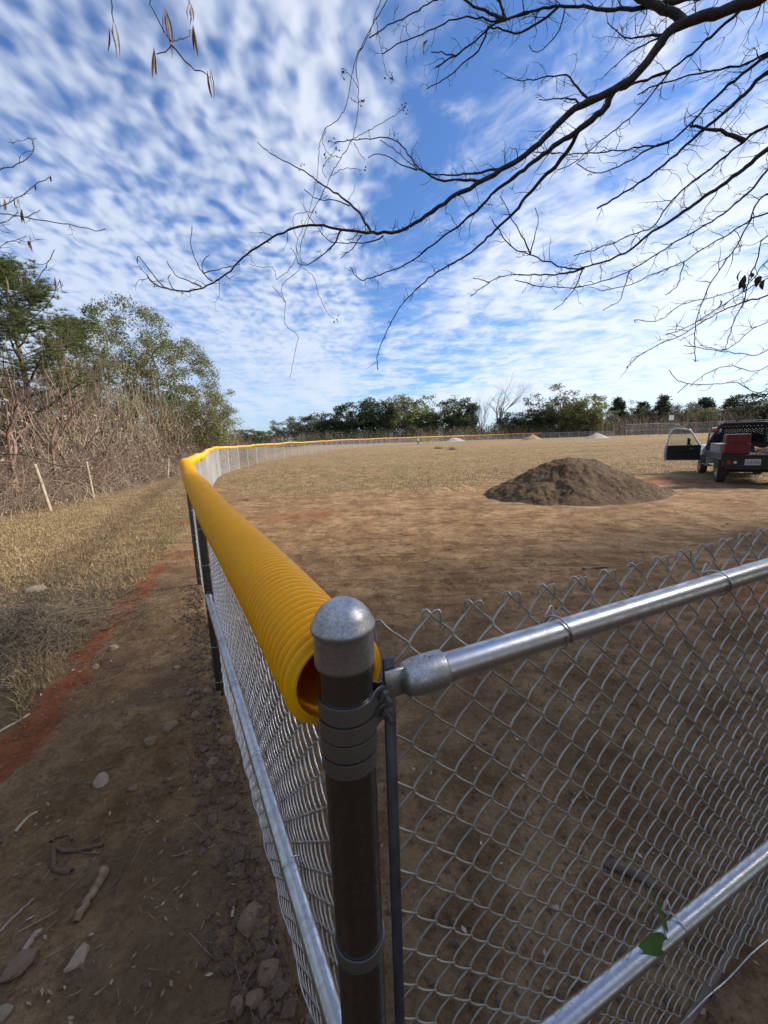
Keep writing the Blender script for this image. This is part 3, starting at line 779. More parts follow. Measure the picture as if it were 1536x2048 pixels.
# ------------------------------------------------------------------ plants: generators
def rand_unit(n, r):
    v = r.normal(size=(n, 3)); return v / (np.linalg.norm(v, axis=1, keepdims=True) + 1e-9)
def leaf_quads(C, size, r, flat=0.0, asp=.55, updir=None):
    """one leaf-shaped face per centre"""
    n = len(C); a = rand_unit(n, r); 
    if flat: a[:, 2] *= (1 - flat); a /= np.linalg.norm(a, axis=1, keepdims=True) + 1e-9
    b = np.cross(a, rand_unit(n, r)); b /= np.linalg.norm(b, axis=1, keepdims=True) + 1e-9
    s = (size * (.6 + .8 * r.random(n)))[:, None]
    V = np.stack([C - a * s, C - a * s * .05 + b * s * asp, C + a * s, C + a * s * .05 - b * s * asp], 1)
    q = np.arange(n * 4).reshape(n, 4)
    return V.reshape(-1, 3), q
def grow(r, base, direc, length, rad, depth, spread=.6, kids=(2, 3), shrink=.68, up=.15, bend=.25, K=6, taper=.62, out=None, gravity=0.0):
    """recursive limbs -> list of (points, radii, level)"""
    if out is None: out = []
    d = np.asarray(direc, float); d /= np.linalg.norm(d); p = np.asarray(base, float)
    pts = [p]; step = length / (K - 1)
    for k in range(K - 1):
        d = d + r.normal(size=3) * bend * .35 + np.array([0, 0, up * .25 - gravity]); d /= np.linalg.norm(d)
        p = p + d * step; pts.append(p)
    pts = np.array(pts); rr = np.linspace(rad, rad * taper, K)
    out.append((pts, rr, depth))
    if depth > 0:
        nk = r.integers(kids[0], kids[1] + 1)
        for c in range(nk):
            f = .45 + .55 * (c + r.random() * .6) / nk if c < nk - 1 else 1.0
            f = min(f, 1.0); i = min(K - 1, int(round(f * (K - 1))))
            sd_ = d + rand_unit(1, r)[0] * spread; 
            grow(r, pts[i], sd_, length * shrink * (.8 + .4 * r.random()), max(rr[i] * (.55 + .25 * r.random()), .002), depth - 1, spread, kids, shrink, up, bend, K, taper, out, gravity)
    return out
def limbs_bag(L, S=(3, 4, 6, 8)):
    b = Bag()
    by = {}
    for pts, rr, dep in L: by.setdefault((dep, len(pts)), []).append((pts, rr))
    for (dep, _k), a in by.items():
        b.add(*tubes(np.stack([q[0] for q in a]), np.stack([q[1] for q in a]), S[min(dep, len(S) - 1)]))
    return b
def tips(L, lev=0):
    return np.array([q[0][-1] for q in L if q[2] <= lev]), np.array([q[0][k] for q in L if q[2] <= lev for k in (2, 3, 4)])


def broad_proto(seed, h, crad, trunk_h, nclump, nleaf, lsize, mat, bark='bark_grey', squash=.75, open_=.0, skirt=False, csz=1.0):
    """(trunk mesh, crown mesh) of a leafy tree; clumps of small leaves round the limb ends"""
    r = np.random.default_rng(seed)
    L = grow(r, (0, 0, -.2), (0, 0, 1), trunk_h + .2, .028 * h, 0, bend=.12)
    top = L[-1][0][-1]
    for k in range(6):
        a = k * 1.05 + r.random()
        grow(r, top * (1 - .12 * (k % 3)), (math.cos(a) * .8, math.sin(a) * .8, .75 + .5 * r.random()), (h - trunk_h) * .36, .014 * h, 2, .75, (2, 3), .7, .2, .3, 5, .6, L)
    trunk = limbs_bag(L, (3, 4, 5, 7))
    T, TT = tips(L, 1)
    cz = trunk_h + (h - trunk_h) * .48
    n2 = max(1, nclump - min(len(T), nclump // 2))
    C = [T[r.permutation(len(T))[:nclump // 2]]]
    a = r.random(n2) * 2 * math.pi; zz_ = r.random(n2); rr = crad * np.sqrt(np.clip(np.sin(np.pi * (zz_ * .82 + (.0 if skirt else .14))), 0.02, 1)) * (.72 + .38 * r.random(n2)) * (.85 + .3 * vnoise(a * 1.3 + seed, zz_ * 3))
    zlow = .25 if skirt else trunk_h * .75
    C.append(np.stack([rr * np.cos(a), rr * np.sin(a), zlow + (h - zlow) * zz_ ** .9], 1))
    C = np.concatenate(C)
    # keep it within a lumpy envelope
    rad_c = np.hypot(C[:, 0], C[:, 1]); lim = crad * (.95 + .2 * r.random(len(C))); f = np.minimum(1, lim / np.maximum(rad_c, 1e-3))
    C[:, :2] *= f[:, None]; C[:, 2] = np.minimum(C[:, 2], h)
    per = max(3, nleaf // len(C))
    cs = crad * (.16 + .14 * r.random(len(C))) * csz
    O = rand_unit(len(C) * per, r) * (r.random(len(C) * per) ** .45)[:, None]
    O[:, 2] *= squash
    P = np.repeat(C, per, 0) + O * np.repeat(cs, per)[:, None]
    if open_: P = P[r.random(len(P)) > open_]
    P = P[P[:, 2] > .1]
    crown = Bag().add(*leaf_quads(P, lsize, r))
    m1 = trunk.mesh('trunk'); m1.materials.append(MT[bark]); m2 = crown.mesh('crown', False); m2.materials.append(MT[mat])
    return m1, m2
def cedar_proto(seed, h, rad, n, lsize, mat='cedar', lean=.0):
    r = np.random.default_rng(seed)
    V = Bag().add(*tubes(np.array([(0, 0, -.2), (.02 * h * r.normal(), .02 * h * r.normal(), h * .5), (.0, 0, h * .97)]), np.array([.022 * h, .014 * h, .003 * h]), 6))
    nb = 90; hz = (r.random(nb) ** .8) * .93 + .06; az = r.random(nb) * 2 * math.pi
    rl_ = rad * (1 - hz) ** .75 * (.7 + .45 * r.random(nb)) + .12 * rad
    P = []
    for k in range(nb):
        m = max(6, int(n / nb * (.4 + 1.3 * (1 - hz[k]))))
        t = r.random(m) ** .6
        c = np.stack([np.cos(az[k]) * rl_[k] * t, np.sin(az[k]) * rl_[k] * t, hz[k] * h + rl_[k] * t * .25 - .0 * t], 1)
        P.append(c + r.normal(size=(m, 3)) * (.07 * rad + .13 * rad * (1 - t[:, None])))
    P = np.concatenate(P)
    m1 = V.mesh('trunk'); m1.materials.append(MT['bark_brown'])
    m2 = Bag().add(*leaf_quads(P, lsize, r, asp=.4)).mesh('crown', False); m2.materials.append(MT[mat])
    return m1, m2
def bare_proto(seed, h, trunk_f=.28, spread=.55, depth=5, bark='bark_grey', forks=3, thick=.02, up=.22, bend=.28):
    r = np.random.default_rng(seed); L = []
    grow(r, (0, 0, -.2), (r.normal() * .05, r.normal() * .05, 1), h * trunk_f + .2, thick * h, 0, bend=.1, out=L)
    top = L[-1][0][-1]
    for k in range(forks):
        a = k * 2 * math.pi / forks + r.random()
        grow(r, top, (math.cos(a) * .42, math.sin(a) * .42, 1), h * (1 - trunk_f) * .36, thick * h * .7, depth, spread, (2, 3), .74, up, bend, 6, .62, L)
    zmax = max(q[0][:, 2].max() for q in L); s_ = h / zmax
    L = [(q[0] * s_, np.maximum(q[1] * s_, .0035 * h / 10), q[2]) for q in L]
    trunk = limbs_bag([q for q in L if q[2] >= 3 or q is L[0]], (4, 4, 4, 5, 6, 6)); tw = limbs_bag([q for q in L[1:] if q[2] < 3], (3, 3, 3))
    m1 = trunk.mesh('trunk'); m1.materials.append(MT[bark]); m2 = tw.mesh('crown'); m2.materials.append(MT[bark])
    return m1, m2
def plant(name, proto, x, y, sx, sz, label, cat, group=None, rz=None, z=None, second='crown'):
    o = empty(name, (x, y, (gz(x, y) if z is None else z) - .03), random.uniform(0, 6.28) if rz is None else rz)
    o.scale = (sx, sx, sz)
    add_obj('trunk', proto[0], None, o); add_obj(second, proto[1], None, o)
    return tag(o, label, cat, group)


# ------------------------------------------------------------------ tree line beyond the outfield
pr_oakd = [broad_proto(11 + k, 10, 4.4, 1.2, 170, 9000, .22, 'oak_dark', 'bark_brown', skirt=True) for k in range(3)]
pr_oliv = [broad_proto(21 + k, 10, 4.2, 1.2, 160, 8000, .20, 'olive', skirt=True) for k in range(2)]
pr_grey = [broad_proto(31 + k, 10, 4.2, 1.4, 130, 6000, .19, 'grey_leaf', skirt=True, open_=.1) for k in range(2)]
pr_airy = [broad_proto(41 + k, 10, 3.4, 2.2, 90, 3200, .16, 'olive', open_=.15) for k in range(2)]
pr_ced = [cedar_proto(51 + k, 10, 2.6, 6000, .24) for k in range(3)]
pr_bare = [bare_proto(67, 10, .20, .40, 5, 'bark_grey', 6, .014, .34, .13), bare_proto(62, 10, .3, .55, 5, 'bark_grey', 3, .014), bare_proto(63, 10, .12, .6, 4, 'twig', 5, .012)]
PROTO = dict(dark=pr_oakd, olive=pr_oliv, grey=pr_grey, airy=pr_airy, cedar=pr_ced, bare=pr_bare[:2], scrub=pr_bare[2:])
NATH = dict(dark=4.4, olive=4.2, grey=4.2, airy=3.4, cedar=2.4, bare=4.0, scrub=3.0)
KINDTXT = dict(dark=('evergreen_oak', 'dark evergreen oak', 'tree'), olive=('leafy_tree', 'olive green bushy tree', 'tree'), grey=('grey_green_tree', 'grey green oak', 'tree'),
               airy=('thin_leaved_tree', 'thin leaved airy tree', 'tree'), cedar=('cedar_tree', 'dark pointed cedar', 'tree'), bare=('bare_tree', 'leafless grey tree', 'tree'), scrub=('bare_shrub', 'leafless grey brown shrub', 'shrub'))
ORD = ['first', 'second', 'third', 'fourth', 'fifth', 'sixth', 'seventh', 'eighth', 'ninth', 'tenth', 'eleventh', 'twelfth', 'thirteenth', 'fourteenth', 'fifteenth', 'sixteenth', 'seventeenth', 'eighteenth', 'nineteenth', 'twentieth']
# (centre x in photo, top y in photo, half width in photo, distance, kind)
TL = [(448, 868, 16, 215, 'grey'), (470, 862, 18, 225, 'olive'), (497, 860, 20, 230, 'dark'), (522, 863, 18, 225, 'olive'), (545, 862, 16, 220, 'grey'),
      (572, 842, 26, 150, 'grey'), (606, 833, 28, 150, 'grey'), (640, 830, 30, 148, 'dark'), (668, 840, 24, 146, 'dark'), (684, 822, 18, 152, 'airy'),
      (716, 807, 36, 146, 'dark'), (758, 802, 32, 147, 'dark'), (792, 800, 26, 150, 'grey'), (826, 792, 36, 146, 'olive'), (850, 826, 26, 143, 'dark'),
      (884, 788, 30, 150, 'airy'), (918, 801, 30, 146, 'dark'), (940, 812, 20, 150, 'cedar'), (962, 772, 26, 150, 'bare'), (1004, 744, 62, 146, 'bare'), (1040, 800, 24, 152, 'bare'),
      (985, 832, 34, 144, 'scrub'), (1040, 826, 34, 142, 'dark'), (1070, 822, 28, 142, 'dark'), (1100, 773, 38, 143, 'airy'), (1128, 806, 34, 140, 'olive'), (1156, 794, 40, 139, 'olive'), (1168, 822, 26, 137, 'olive'),
      (1193, 822, 14, 150, 'cedar'), (1206, 806, 20, 146, 'bare'), (1232, 798, 24, 142, 'cedar'), (1250, 800, 18, 146, 'airy'), (1282, 806, 26, 144, 'cedar'), (1306, 812, 22, 150, 'bare'),
      (1321, 793, 26, 140, 'cedar'), (1354, 806, 28, 146, 'grey'), (1382, 800, 34, 142, 'scrub'), (1404, 798, 30, 148, 'cedar'), (1428, 806, 30, 142, 'scrub'), (1455, 799, 30, 145, 'cedar'), (1484, 804, 34, 148, 'grey'), (1520, 788, 44, 140, 'dark'), (1575, 792, 44, 140, 'cedar'), (1350, 815, 30, 139, 'scrub'), (1410, 812, 32, 138, 'scrub'), (1214, 820, 20, 141, 'grey'), (1266, 816, 22, 143, 'olive'), (1300, 818, 22, 141, 'grey'), (1338, 814, 20, 144, 'airy'), (1368, 812, 22, 141, 'grey'), (1396, 818, 22, 139, 'olive'), (1440, 814, 26, 141, 'grey'), (1470, 812, 22, 140, 'olive'), (1500, 810, 26, 142, 'grey')]
cnt = {}
tot = {}
for q in TL: tot[q[4]] = tot.get(q[4], 0) + 1
for (px, py, hw, Y, kind) in sorted(TL):
    i = cnt.get(kind, 0); cnt[kind] = i + 1
    p = at(px, 870, Y); g = gz(p[0], Y); ht = at(px, py, Y)[2] - g
    pr = PROTO[kind][i % len(PROTO[kind])]
    nm, txt, cat = KINDTXT[kind]
    lab = f'{txt} in the far tree line, {ORD[i]} of its kind from the left'
    if (px, py) == (1004, 744): lab = 'tallest leafless grey tree spreading above the far tree line'
    plant(nm, pr, p[0], Y, hw * Y / FP / NATH[kind] * (.95 if kind == 'cedar' else 1.45 if kind == 'bare' else 1.18), ht / 10.0, lab, cat, 'trees of the far tree line')
# understory that reads as one dark mass under those trees
r_ = np.random.default_rng(90); C = []
for k in range(900):
    px = r_.uniform(440, 1640); Y = (r_.uniform(134, 142) if px > 560 else r_.uniform(195, 215)); p = at(px, 870, Y)
    m = 60; hh = r_.uniform(2.2, 6.0) * (1.0 if px > 600 else .6)
    c = rand_unit(m, r_) * (r_.random(m) ** .4)[:, None] * np.array([1.7, 1.4, hh * .55]); c[:, 2] += hh * .5
    C.append(c + np.array([p[0], Y, gz(p[0], Y)]))
C = np.concatenate(C); ke = C[:, 2] > .8
tag(Bag().add(*leaf_quads(C[ke], .24, r_)).obj('undergrowth', MT['oak_dark'], None, False), 'dark undergrowth massed below the far trees', 'undergrowth', kind='stuff')
r_ = np.random.default_rng(91); n = 4200
px = r_.uniform(540, 1640, n); Y = r_.uniform(131, 140, n); bx = np.array([at(a, 870, b)[0] for a, b in zip(px, Y)])
bz = ground_h(bx, Y); hh = r_.uniform(1.5, 5.0, n) * np.where(px > 1180, 1.5, 1.0)
P = np.stack([np.stack([bx + r_.normal(size=n) * .25 * k, Y, bz + hh * k / 3], 1) for k in range(4)], 1)
tag(Bag().add(*tubes(P, np.full((n, 4), .022) * np.array([1.2, 1, .7, .3]), 3)).obj('bare_brush', MT['twig'], None), 'bare brown saplings and brush in front of the far trees', 'brush', kind='stuff')

# ------------------------------------------------------------------ woods on the left
def pine_proto(seed, h, rad, ntuft, crown_from=.45):
    r = np.random.default_rng(seed); L = []
    grow(r, (0, 0, -.3), (0.02, 0, 1), h + .2, .018 * h, 0, bend=.05, K=10, taper=.15, out=L)
    tr_ = L[0][0]
    ends = []
    for k in range(34):
        f = crown_from + (1 - crown_from) * (k / 33) ** .8; z = f * h; c = np.array([np.interp(z, tr_[:, 2], tr_[:, i]) for i in range(3)])
        a = k * 2.4 + r.random(); ln = rad * (1 - (f - crown_from) / (1 - crown_from)) ** .6 * (.6 + .5 * r.random()) + .3
        S_ = grow(r, c, (math.cos(a), math.sin(a), .25), ln, .010 * h * (1.1 - f), 1, .6, (2, 4), .5, .35, .25, 5, .4)
        L += S_; ends += [q[0][-1] for q in S_] + [q[0][3] for q in S_]
    ends = np.array(ends); ends = ends[r.integers(0, len(ends), ntuft)] + r.normal(size=(ntuft, 3)) * .22
    m = 26; d = rand_unit(ntuft * m, r); d[:, 2] = np.abs(d[:, 2]) * .8 + d[:, 2] * .2 + .12; d /= np.linalg.norm(d, axis=1, keepdims=True)
    c = np.repeat(ends, m, 0); ln = (.16 + .14 * r.random(ntuft * m))[:, None]; s_ = np.cross(d, rand_unit(ntuft * m, r)); s_ /= np.linalg.norm(s_, axis=1, keepdims=True) + 1e-9
    V = np.stack([c - s_ * .010, c + s_ * .010, c + d * ln], 1).reshape(-1, 3)
    m1 = limbs_bag(L, (4, 5, 6)).mesh('trunk'); m1.materials.append(MT['bark_brown'])
    m2 = mesh_np('crown', V, None, np.arange(len(V)).reshape(-1, 3), False); m2.materials.append(MT['needle'])
    return m1, m2
def oak_near(seed, h, rad, nclump, nleaf, lsize, mat, trunk_f=.3, bark='bark_grey', lift=.0):
    r = np.random.default_rng(seed); L = []
    grow(r, (0, 0, -.3), (.05, 0, 1), h * trunk_f, .02 * h, 0, bend=.2, out=L)
    t0 = L[0][0][-1]
    for k in range(6):
        a = k * 1.05 + .4 * r.random()
        grow(r, t0 * (1 - .15 * (k % 3) / 2), (math.cos(a) * .62, math.sin(a) * .62, .9), h * .25, .011 * h, 4, .7, (2, 3), .76, .18, .35, 6, .6, L)
    zm = max(q[0][:, 2].max() for q in L); rm_ = max(np.hypot(q[0][:, 0], q[0][:, 1]).max() for q in L)
    S_ = np.array([rad / rm_, rad / rm_, h / zm]); L = [(q[0] * S_, np.maximum(q[1] * .8, .006), q[2]) for q in L]
    T, TT = tips(L, 1); T = TT[r.permutation(len(TT))[:nclump]]
    T = T[T[:, 2] > h * lift]
    per = nleaf // len(T); n = per * len(T)
    P = np.repeat(T, per, 0) + rand_unit(n, r) * (r.random(n) ** .5)[:, None] * np.repeat(rad * (.07 + .08 * r.random(len(T))), per)[:, None]
    m1 = limbs_bag(L, (3, 3, 4, 5, 6)).mesh('trunk'); m1.materials.append(MT[bark])
    m2 = Bag().add(*leaf_quads(P, lsize, r)).mesh('crown', False); m2.materials.append(MT[mat])
    return m1, m2
WG = 'trees of the left hand wood'
pine1 = pine_proto(5, 12, 3.4, 2800, .34); pine2 = pine_proto(6, 12, 3.0, 2400, .40)
oakA = broad_proto(7, 12, 4.4, 2.2, 250, 40000, .066, 'oak', open_=.1, csz=.68); oakC = broad_proto(17, 12, 4.6, 1.8, 260, 42000, .066, 'oak', open_=.1, csz=.66); oakB = broad_proto(8, 11, 4.0, 2.4, 150, 13000, .075, 'olive', open_=.2, csz=.6)
bareN = bare_proto(64, 9, .2, .55, 5, 'twig', 4, .013); bareN2 = bare_proto(65, 9, .3, .5, 5, 'twig_red', 3, .014)
def wood(name, pr, nat, px, pyt, Y, sx, label, cat='tree'):
    p = at(px, 890, Y); g = gz(p[0], Y); ht = at(px, pyt, Y)[2] - g
    plant(name, pr, p[0], Y, sx, ht / nat, label, cat, WG)
wood('pine_tree', pine1, 12, 70, 535, 17, .92, 'tall green pine at the left edge, highest tree of the wood')
wood('pine_tree', pine2, 12, -40, 560, 15.5, .9, 'green pine cut by the left edge of the picture')
wood('pine_tree', pine2, 12, 160, 640, 24, .75, 'smaller pine half hidden right of the tall pine')
wood('oak_tree', oakA, 12, 285, 612, 29, .86, 'leafy oak with the pointed crown in the middle of the left wood')
wood('oak_tree', oakC, 12, 368, 685, 31, .80, 'broad round crowned oak at the right end of the left wood')
wood('oak_tree', oakB, 11, 222, 655, 27, .82, 'thin leaved oak left of the pointed oak')
wood('oak_tree', oakB, 11, 405, 770, 40, .80, 'low spreading oak low down where the wood ends')
wood('bare_tree', bareN, 9, 130, 690, 17.5, .75, 'leafless brown tree between the pine and the leaning stakes')
wood('bare_tree', bareN2, 9, 15, 640, 13.5, .8, 'leafless reddish tree tangled in front of the edge pine')
wood('bare_tree', bareN, 9, 300, 775, 24, .7, 'leafless brown tree below the pointed oak')
wood('bare_tree', bareN, 9, 185, 655, 21, .8, 'leafless brown tree standing higher than the thicket beside the small pine')
wood('bare_tree', bareN2, 9, 95, 610, 15.5, .75, 'leafless reddish tree in front of the tall pine')
wood('bare_tree', bareN2, 9, 210, 720, 20, .8, 'leafless reddish tree above the second stake')
wood('evergreen_shrub', pr_oakd[1], 10, 318, 872, 29, .36, 'dark green shrub above the two far stakes', 'shrub')
wood('evergreen_shrub', pr_oliv[0], 10, 400, 850, 33, .45, 'olive green shrub beside the yellow tube bend', 'shrub')
wood('evergreen_shrub', pr_oliv[1], 10, 430, 868, 52, .6, 'farthest olive shrub where the wood meets the sky', 'shrub')
for k, (px, Y, s_) in enumerate(((-60, 27, 1.1), (40, 32, 1.05), (130, 36, 1.1), (215, 40, .95), (290, 44, .9), (350, 50, .9), (405, 62, .8), (-160, 22, 1.0))):
    p = at(px, 890, Y)
    plant('evergreen_oak', (pr_grey + pr_oakd)[k % 5], p[0], Y, s_ * .72, s_ * .62, f'dense backdrop tree deep in the left wood, {ORD[k]} of eight', 'tree', 'trees deep in the wood')

# thicket of canes, vines and fallen stems along the wood's edge: uncountable
def canes(n, seed, region, hlo, hhi, rad, lean, droop, K=7):
    r = np.random.default_rng(seed); x, y = region(r, n)
    z = ground_h(x, y) - .03; L = hlo + (hhi - hlo) * r.random(n) ** 1.4
    a = r.random(n) * 2 * math.pi; d = np.stack([np.cos(a) * lean, np.sin(a) * lean, np.ones(n)], 1) + r.normal(size=(n, 3)) * .15
    d /= np.linalg.norm(d, axis=1, keepdims=True)
    P = [np.stack([x, y, z], 1)]
    for k in range(K - 1):
        P.append(P[-1] + d * (L / (K - 1))[:, None])
        d = d + r.normal(size=(n, 3)) * .26 + np.array([0, 0, -droop]) ; d /= np.linalg.norm(d, axis=1, keepdims=True)
    P = np.stack(P, 1); P[..., 2] = np.maximum(P[..., 2], z[:, None] + .01)
    return tubes(P, rad * (.7 + .8 * r.random(n))[:, None] * np.linspace(1.1, .35, K)[None], 3)
def edge_region(d0, d1, y0=7, y1=46):
    def f(r, n):
        y = y0 + (y1 - y0) * r.random(n) ** 1.3
        x = -(9.9 + .085 * y) - (d0 + (d1 - d0) * r.random(n)); return x, y
    return f
for nm, n, sd_, reg, lo, hi, rad, lean, dr, mt, lab in (
        ('bramble_thicket', 5200, 71, edge_region(.2, 6), .6, 3.4, .008, .5, .16, 'twig', 'tangled brown canes along the edge of the left wood'),
        ('vine_thicket', 3600, 72, edge_region(.8, 8), 2.0, 5.2, .007, .4, .10, 'twig_red', 'reddish bare vines and saplings filling the left wood'),
        ('pale_canes', 900, 73, edge_region(-.2, 3), .8, 3.2, .008, .6, .18, 'twig_pale', 'pale dry canes leaning out at the foot of the wood')):
    tag(Bag().add(*canes(n, sd_, reg, lo, hi, rad, lean, dr)).obj(nm, MT[mt]), lab, 'thicket', kind='stuff')
r_ = np.random.default_rng(74); n = 1100
x, y = edge_region(1.0, 6, 9, 44)(r_, n); top = r_.uniform(2.5, 6.5, n); g = ground_h(x, y)
P = np.stack([np.stack([x + .5 * k / 8 * r_.normal(size=n) + .12 * np.sin(k + x * 9), y + .35 * k / 8 * r_.normal(size=n), g + top * (1 - k / 8 * r_.uniform(.6, 1.0, n))], 1) for k in range(9)], 1)
tag(Bag().add(*tubes(P, np.full((n, 9), .006), 3)).obj('hanging_vines', MT['twig_pale']), 'curtain of thin bare vines hanging in the left wood', 'vines', kind='stuff')
r_ = np.random.default_rng(75); n = 16000
x, y = edge_region(.2, 7)(r_, n); h = r_.random(n) ** 1.6 * 3.6
tag(Bag().add(*leaf_quads(np.stack([x, y, ground_h(x, y) + h], 1), .055, r_)).obj('withered_leaves', MT['dead_leaf'], None, False), 'withered brown leaves caught in the left thicket', 'leaves', kind='stuff')

# trees that stand beside and behind the viewer and shade this corner of the field
shade = broad_proto(81, 10, 4.4, 2.6, 230, 9000, .14, 'olive', 'bark_brown'); shade2 = broad_proto(82, 10, 4.2, 2.2, 200, 8000, .14, 'olive', 'bark_brown')
for k, (x, y, sx, h, pr, lab) in enumerate(((11.5, 1.5, .95, 12, shade, 'large evergreen oak out of frame beside the near field corner'), (18.5, 5.6, .95, 16.5, shade, 'tallest evergreen oak right of the field corner, out of frame'),
        (12, -6, 1.1, 13, shade2, 'leafy oak behind and right of the viewer, out of frame'), (2, -13, 1.0, 8, shade, 'evergreen oak straight behind the viewer, out of frame'), (-9, -10, 1.1, 8, shade2, 'leafy oak behind and left of the viewer, out of frame'),
        (-13, -1.0, 1.0, 11, shade, 'evergreen oak at the left wood edge, out of frame'), (25, 1, 1.1, 19, shade2, 'tall leafy oak far right of the field corner, out of frame'))):
    plant('shade_oak', pr, x, y, sx, h / 10, lab, 'tree', 'shade trees outside the picture')

# ------------------------------------------------------------------ heap of soil
def heap(name, cx, cy, rx, ry, H, seed, mat, label, n=150, rough=1.0, tail=0.0, flat=.25, peaks=None):
    a = np.linspace(-1.25, 1.25, n); X, Y = np.meshgrid(a, a)
    wx = X + .10 * fbm(X * 2.5 + seed, Y * 2.5, 3); wy = Y + .10 * fbm(X * 2.5, Y * 2.5 + seed, 3)
    if tail: wx = np.where(wx > 0, wx / (1 + tail * np.clip(1 - np.abs(wy), 0, 1)), wx)
    d = np.hypot(wx, wy)
    h = np.clip(1 - d, 0, None); h = np.where(h > 1 - flat, 1 - flat + (h - 1 + flat) * .42, h) / (1 - flat + flat * .42)
    h = h ** 1.04
    if peaks is not None:
        for (qx, qy, qr, qa) in peaks: h = h + qa * np.exp(-((X - qx) ** 2 + (Y - qy) ** 2) / qr ** 2) * (h > 0)
    inside = sstep(h, 0, .12)
    ang = np.arctan2(wy, wx)
    rl_ = fbm(X * 4 + seed, Y * 4, 4) * .13 + fbm(X * 13, Y * 13 + seed, 4) * .12 + np.abs(fbm(X * 32, Y * 32, 3)) * .08
    gul = fbm(ang * 5 + seed, d * 1.2, 3) * .10 * sstep(d, .15, .6)
    Z = H * (h + inside * (rl_ * rough + gul * rough))
    WX = cx + X * rx; WY = cy + Y * ry
    Z = Z + base_h(WX, WY) + clod_h(WX, WY) - .02 - .25 * sstep(d, 1.0, 1.2)
    ii = np.arange(n * n).reshape(n, n); Q_ = np.stack([ii[:-1, :-1], ii[:-1, 1:], ii[1:, 1:], ii[1:, :-1]], -1).reshape(-1, 4)
    keep = (d < 1.16)[:-1, :-1].ravel(); Q_ = Q_[keep]
    me = mesh_np(name, np.stack([WX, WY, Z], -1), Q_)
    return tag(add_obj(name, me, mat), label, 'heap')
def soil_mat(name, c1, c2, c3):
    m, t, b = new_mat(name); p = pos(t)
    n1 = t.noise(p, 1.4, 6, .65); n2 = t.noise(p, 11, 6, .7); n3 = t.noise(p, 60, 4, .7)
    k = t.math('ADD', t.math('MULTIPLY', n1, .4), t.math('ADD', t.math('MULTIPLY', n2, .4), t.math('MULTIPLY', n3, .2)))
    c = t.mix(t.ramp(k, .38, .56), c1, c2); c = t.mix(t.ramp(t.math('ADD', t.math('MULTIPLY', n1, .5), t.math('MULTIPLY', n2, .5)), .53, .66), c, c3)
    c = t.mix(t.math('MULTIPLY', t.ramp(n3, .66, .72), .5), c, (.40, .32, .24))
    t.put(b.inputs['Base Color'], c); b.inputs['Roughness'].default_value = .95; b.inputs['Specular IOR Level'].default_value = .15
    bn = t.node('ShaderNodeBump'); bn.inputs['Strength'].default_value = 1.0; bn.inputs['Distance'].default_value = .06
    t.put(bn.inputs['Height'], t.math('ADD', n2, t.math('MULTIPLY', n3, .5))); t.put(b.inputs['Normal'], bn.outputs[0]); return m
MT['soil'] = soil_mat('heaped_soil', (.070, .045, .029), (.135, .092, .058), (.205, .150, .096))
MT['soil_tan'] = soil_mat('tan_soil', (.25, .155, .08), (.36, .235, .125), (.40, .28, .16))
MT['soil_pale'] = soil_mat('pale_rubble', (.30, .25, .20), (.40, .34, .29), (.48, .42, .37))
mc = at(1128, 980, 12.6)
heap('soil_heap', mc[0], 12.5, 2.62, 2.15, 1.13, 3.3, MT['soil'], 'large brown heap of loose soil left of the black truck', 230, 1.0, .35, .30, [(-.05, .1, .22, .05), (.30, .1, .16, .07)])
q = gpt(870, 988); heap('soil_heap', q[0] + .1, q[1] + .3, .85, .55, .22, 8.1, MT['soil_tan'], 'small low ridge of scraped soil left of the large heap', 70, 2.2, 0, .1)
q = gpt(925, 985); heap('soil_heap', q[0], q[1] + .3, .75, .5, .25, 5.1, MT['soil_tan'], 'small scraped soil lump touching the left foot of the large heap', 60, 2.2, 0, .1)
def far_heap(px, py, ptop, hw, Y, seed, mat, lab, tail=0):
    p = at(px, py, Y); H = at(px, ptop, Y)[2] - gz(p[0], Y)
    heap('soil_heap', p[0], Y, hw * Y / FP, hw * Y / FP * .8, H, seed, mat, lab, 50, .8, tail, .1)
far_heap(1064, 880, 868.5, 21, 108, 2.2, MT['soil_tan'], 'small tan soil heap in front of the far end of the fence')
far_heap(908, 884, 874.5, 17, 121, 6.2, MT['soil_pale'], 'pale rubble heap behind the far fence', .5)
far_heap(1192, 872, 865.5, 22, 99, 9.2, MT['soil_pale'], 'grey debris heap against the bare chain link fence', .3)

# ------------------------------------------------------------------ truck
MT['black'] = simple('black_paint', (.006, .006, .007), .42, 0, .3, 3)
MT['black_matt'] = simple('black_plastic', (.009, .009, .010), .6, 0, .3, 6)
MT['grey_side'] = simple('dark_grey_steel', (.05, .053, .06), .5, .3, .2, 4)
MT['silver'] = simple('silver_paint', (.52, .54, .56), .32, .35, .06, 3)
MT['tyre'] = simple('muddy_tyre', (.030, .026, .023), .85, 0, .4, 9, .3, 40, (.075, .05, .035))
MT['rim'] = simple('dirty_rim', (.22, .20, .18), .5, .6, .3, 12)
MT['redlens'] = simple('red_lens', (.45, .008, .015), .15, 0, .1, 20)
MT['whitelens'] = simple('clear_lens', (.55, .55, .55), .2, 0, .1, 20)
MT['redbox'] = simple('red_plastic', (.13, .006, .011), .5, 0, .25, 9)
MT['whitebox'] = simple('grey_white_metal', (.26, .28, .28), .5, .1, .2, 5)
MT['plate'] = simple('plate_face', (.42, .42, .42), .5, 0, .15, 30)
MT['ink'] = simple('plate_ink', (.04, .05, .09), .6)
MT['rope'] = simple('tan_rope', (.40, .27, .16), .9, 0, .3, 30)
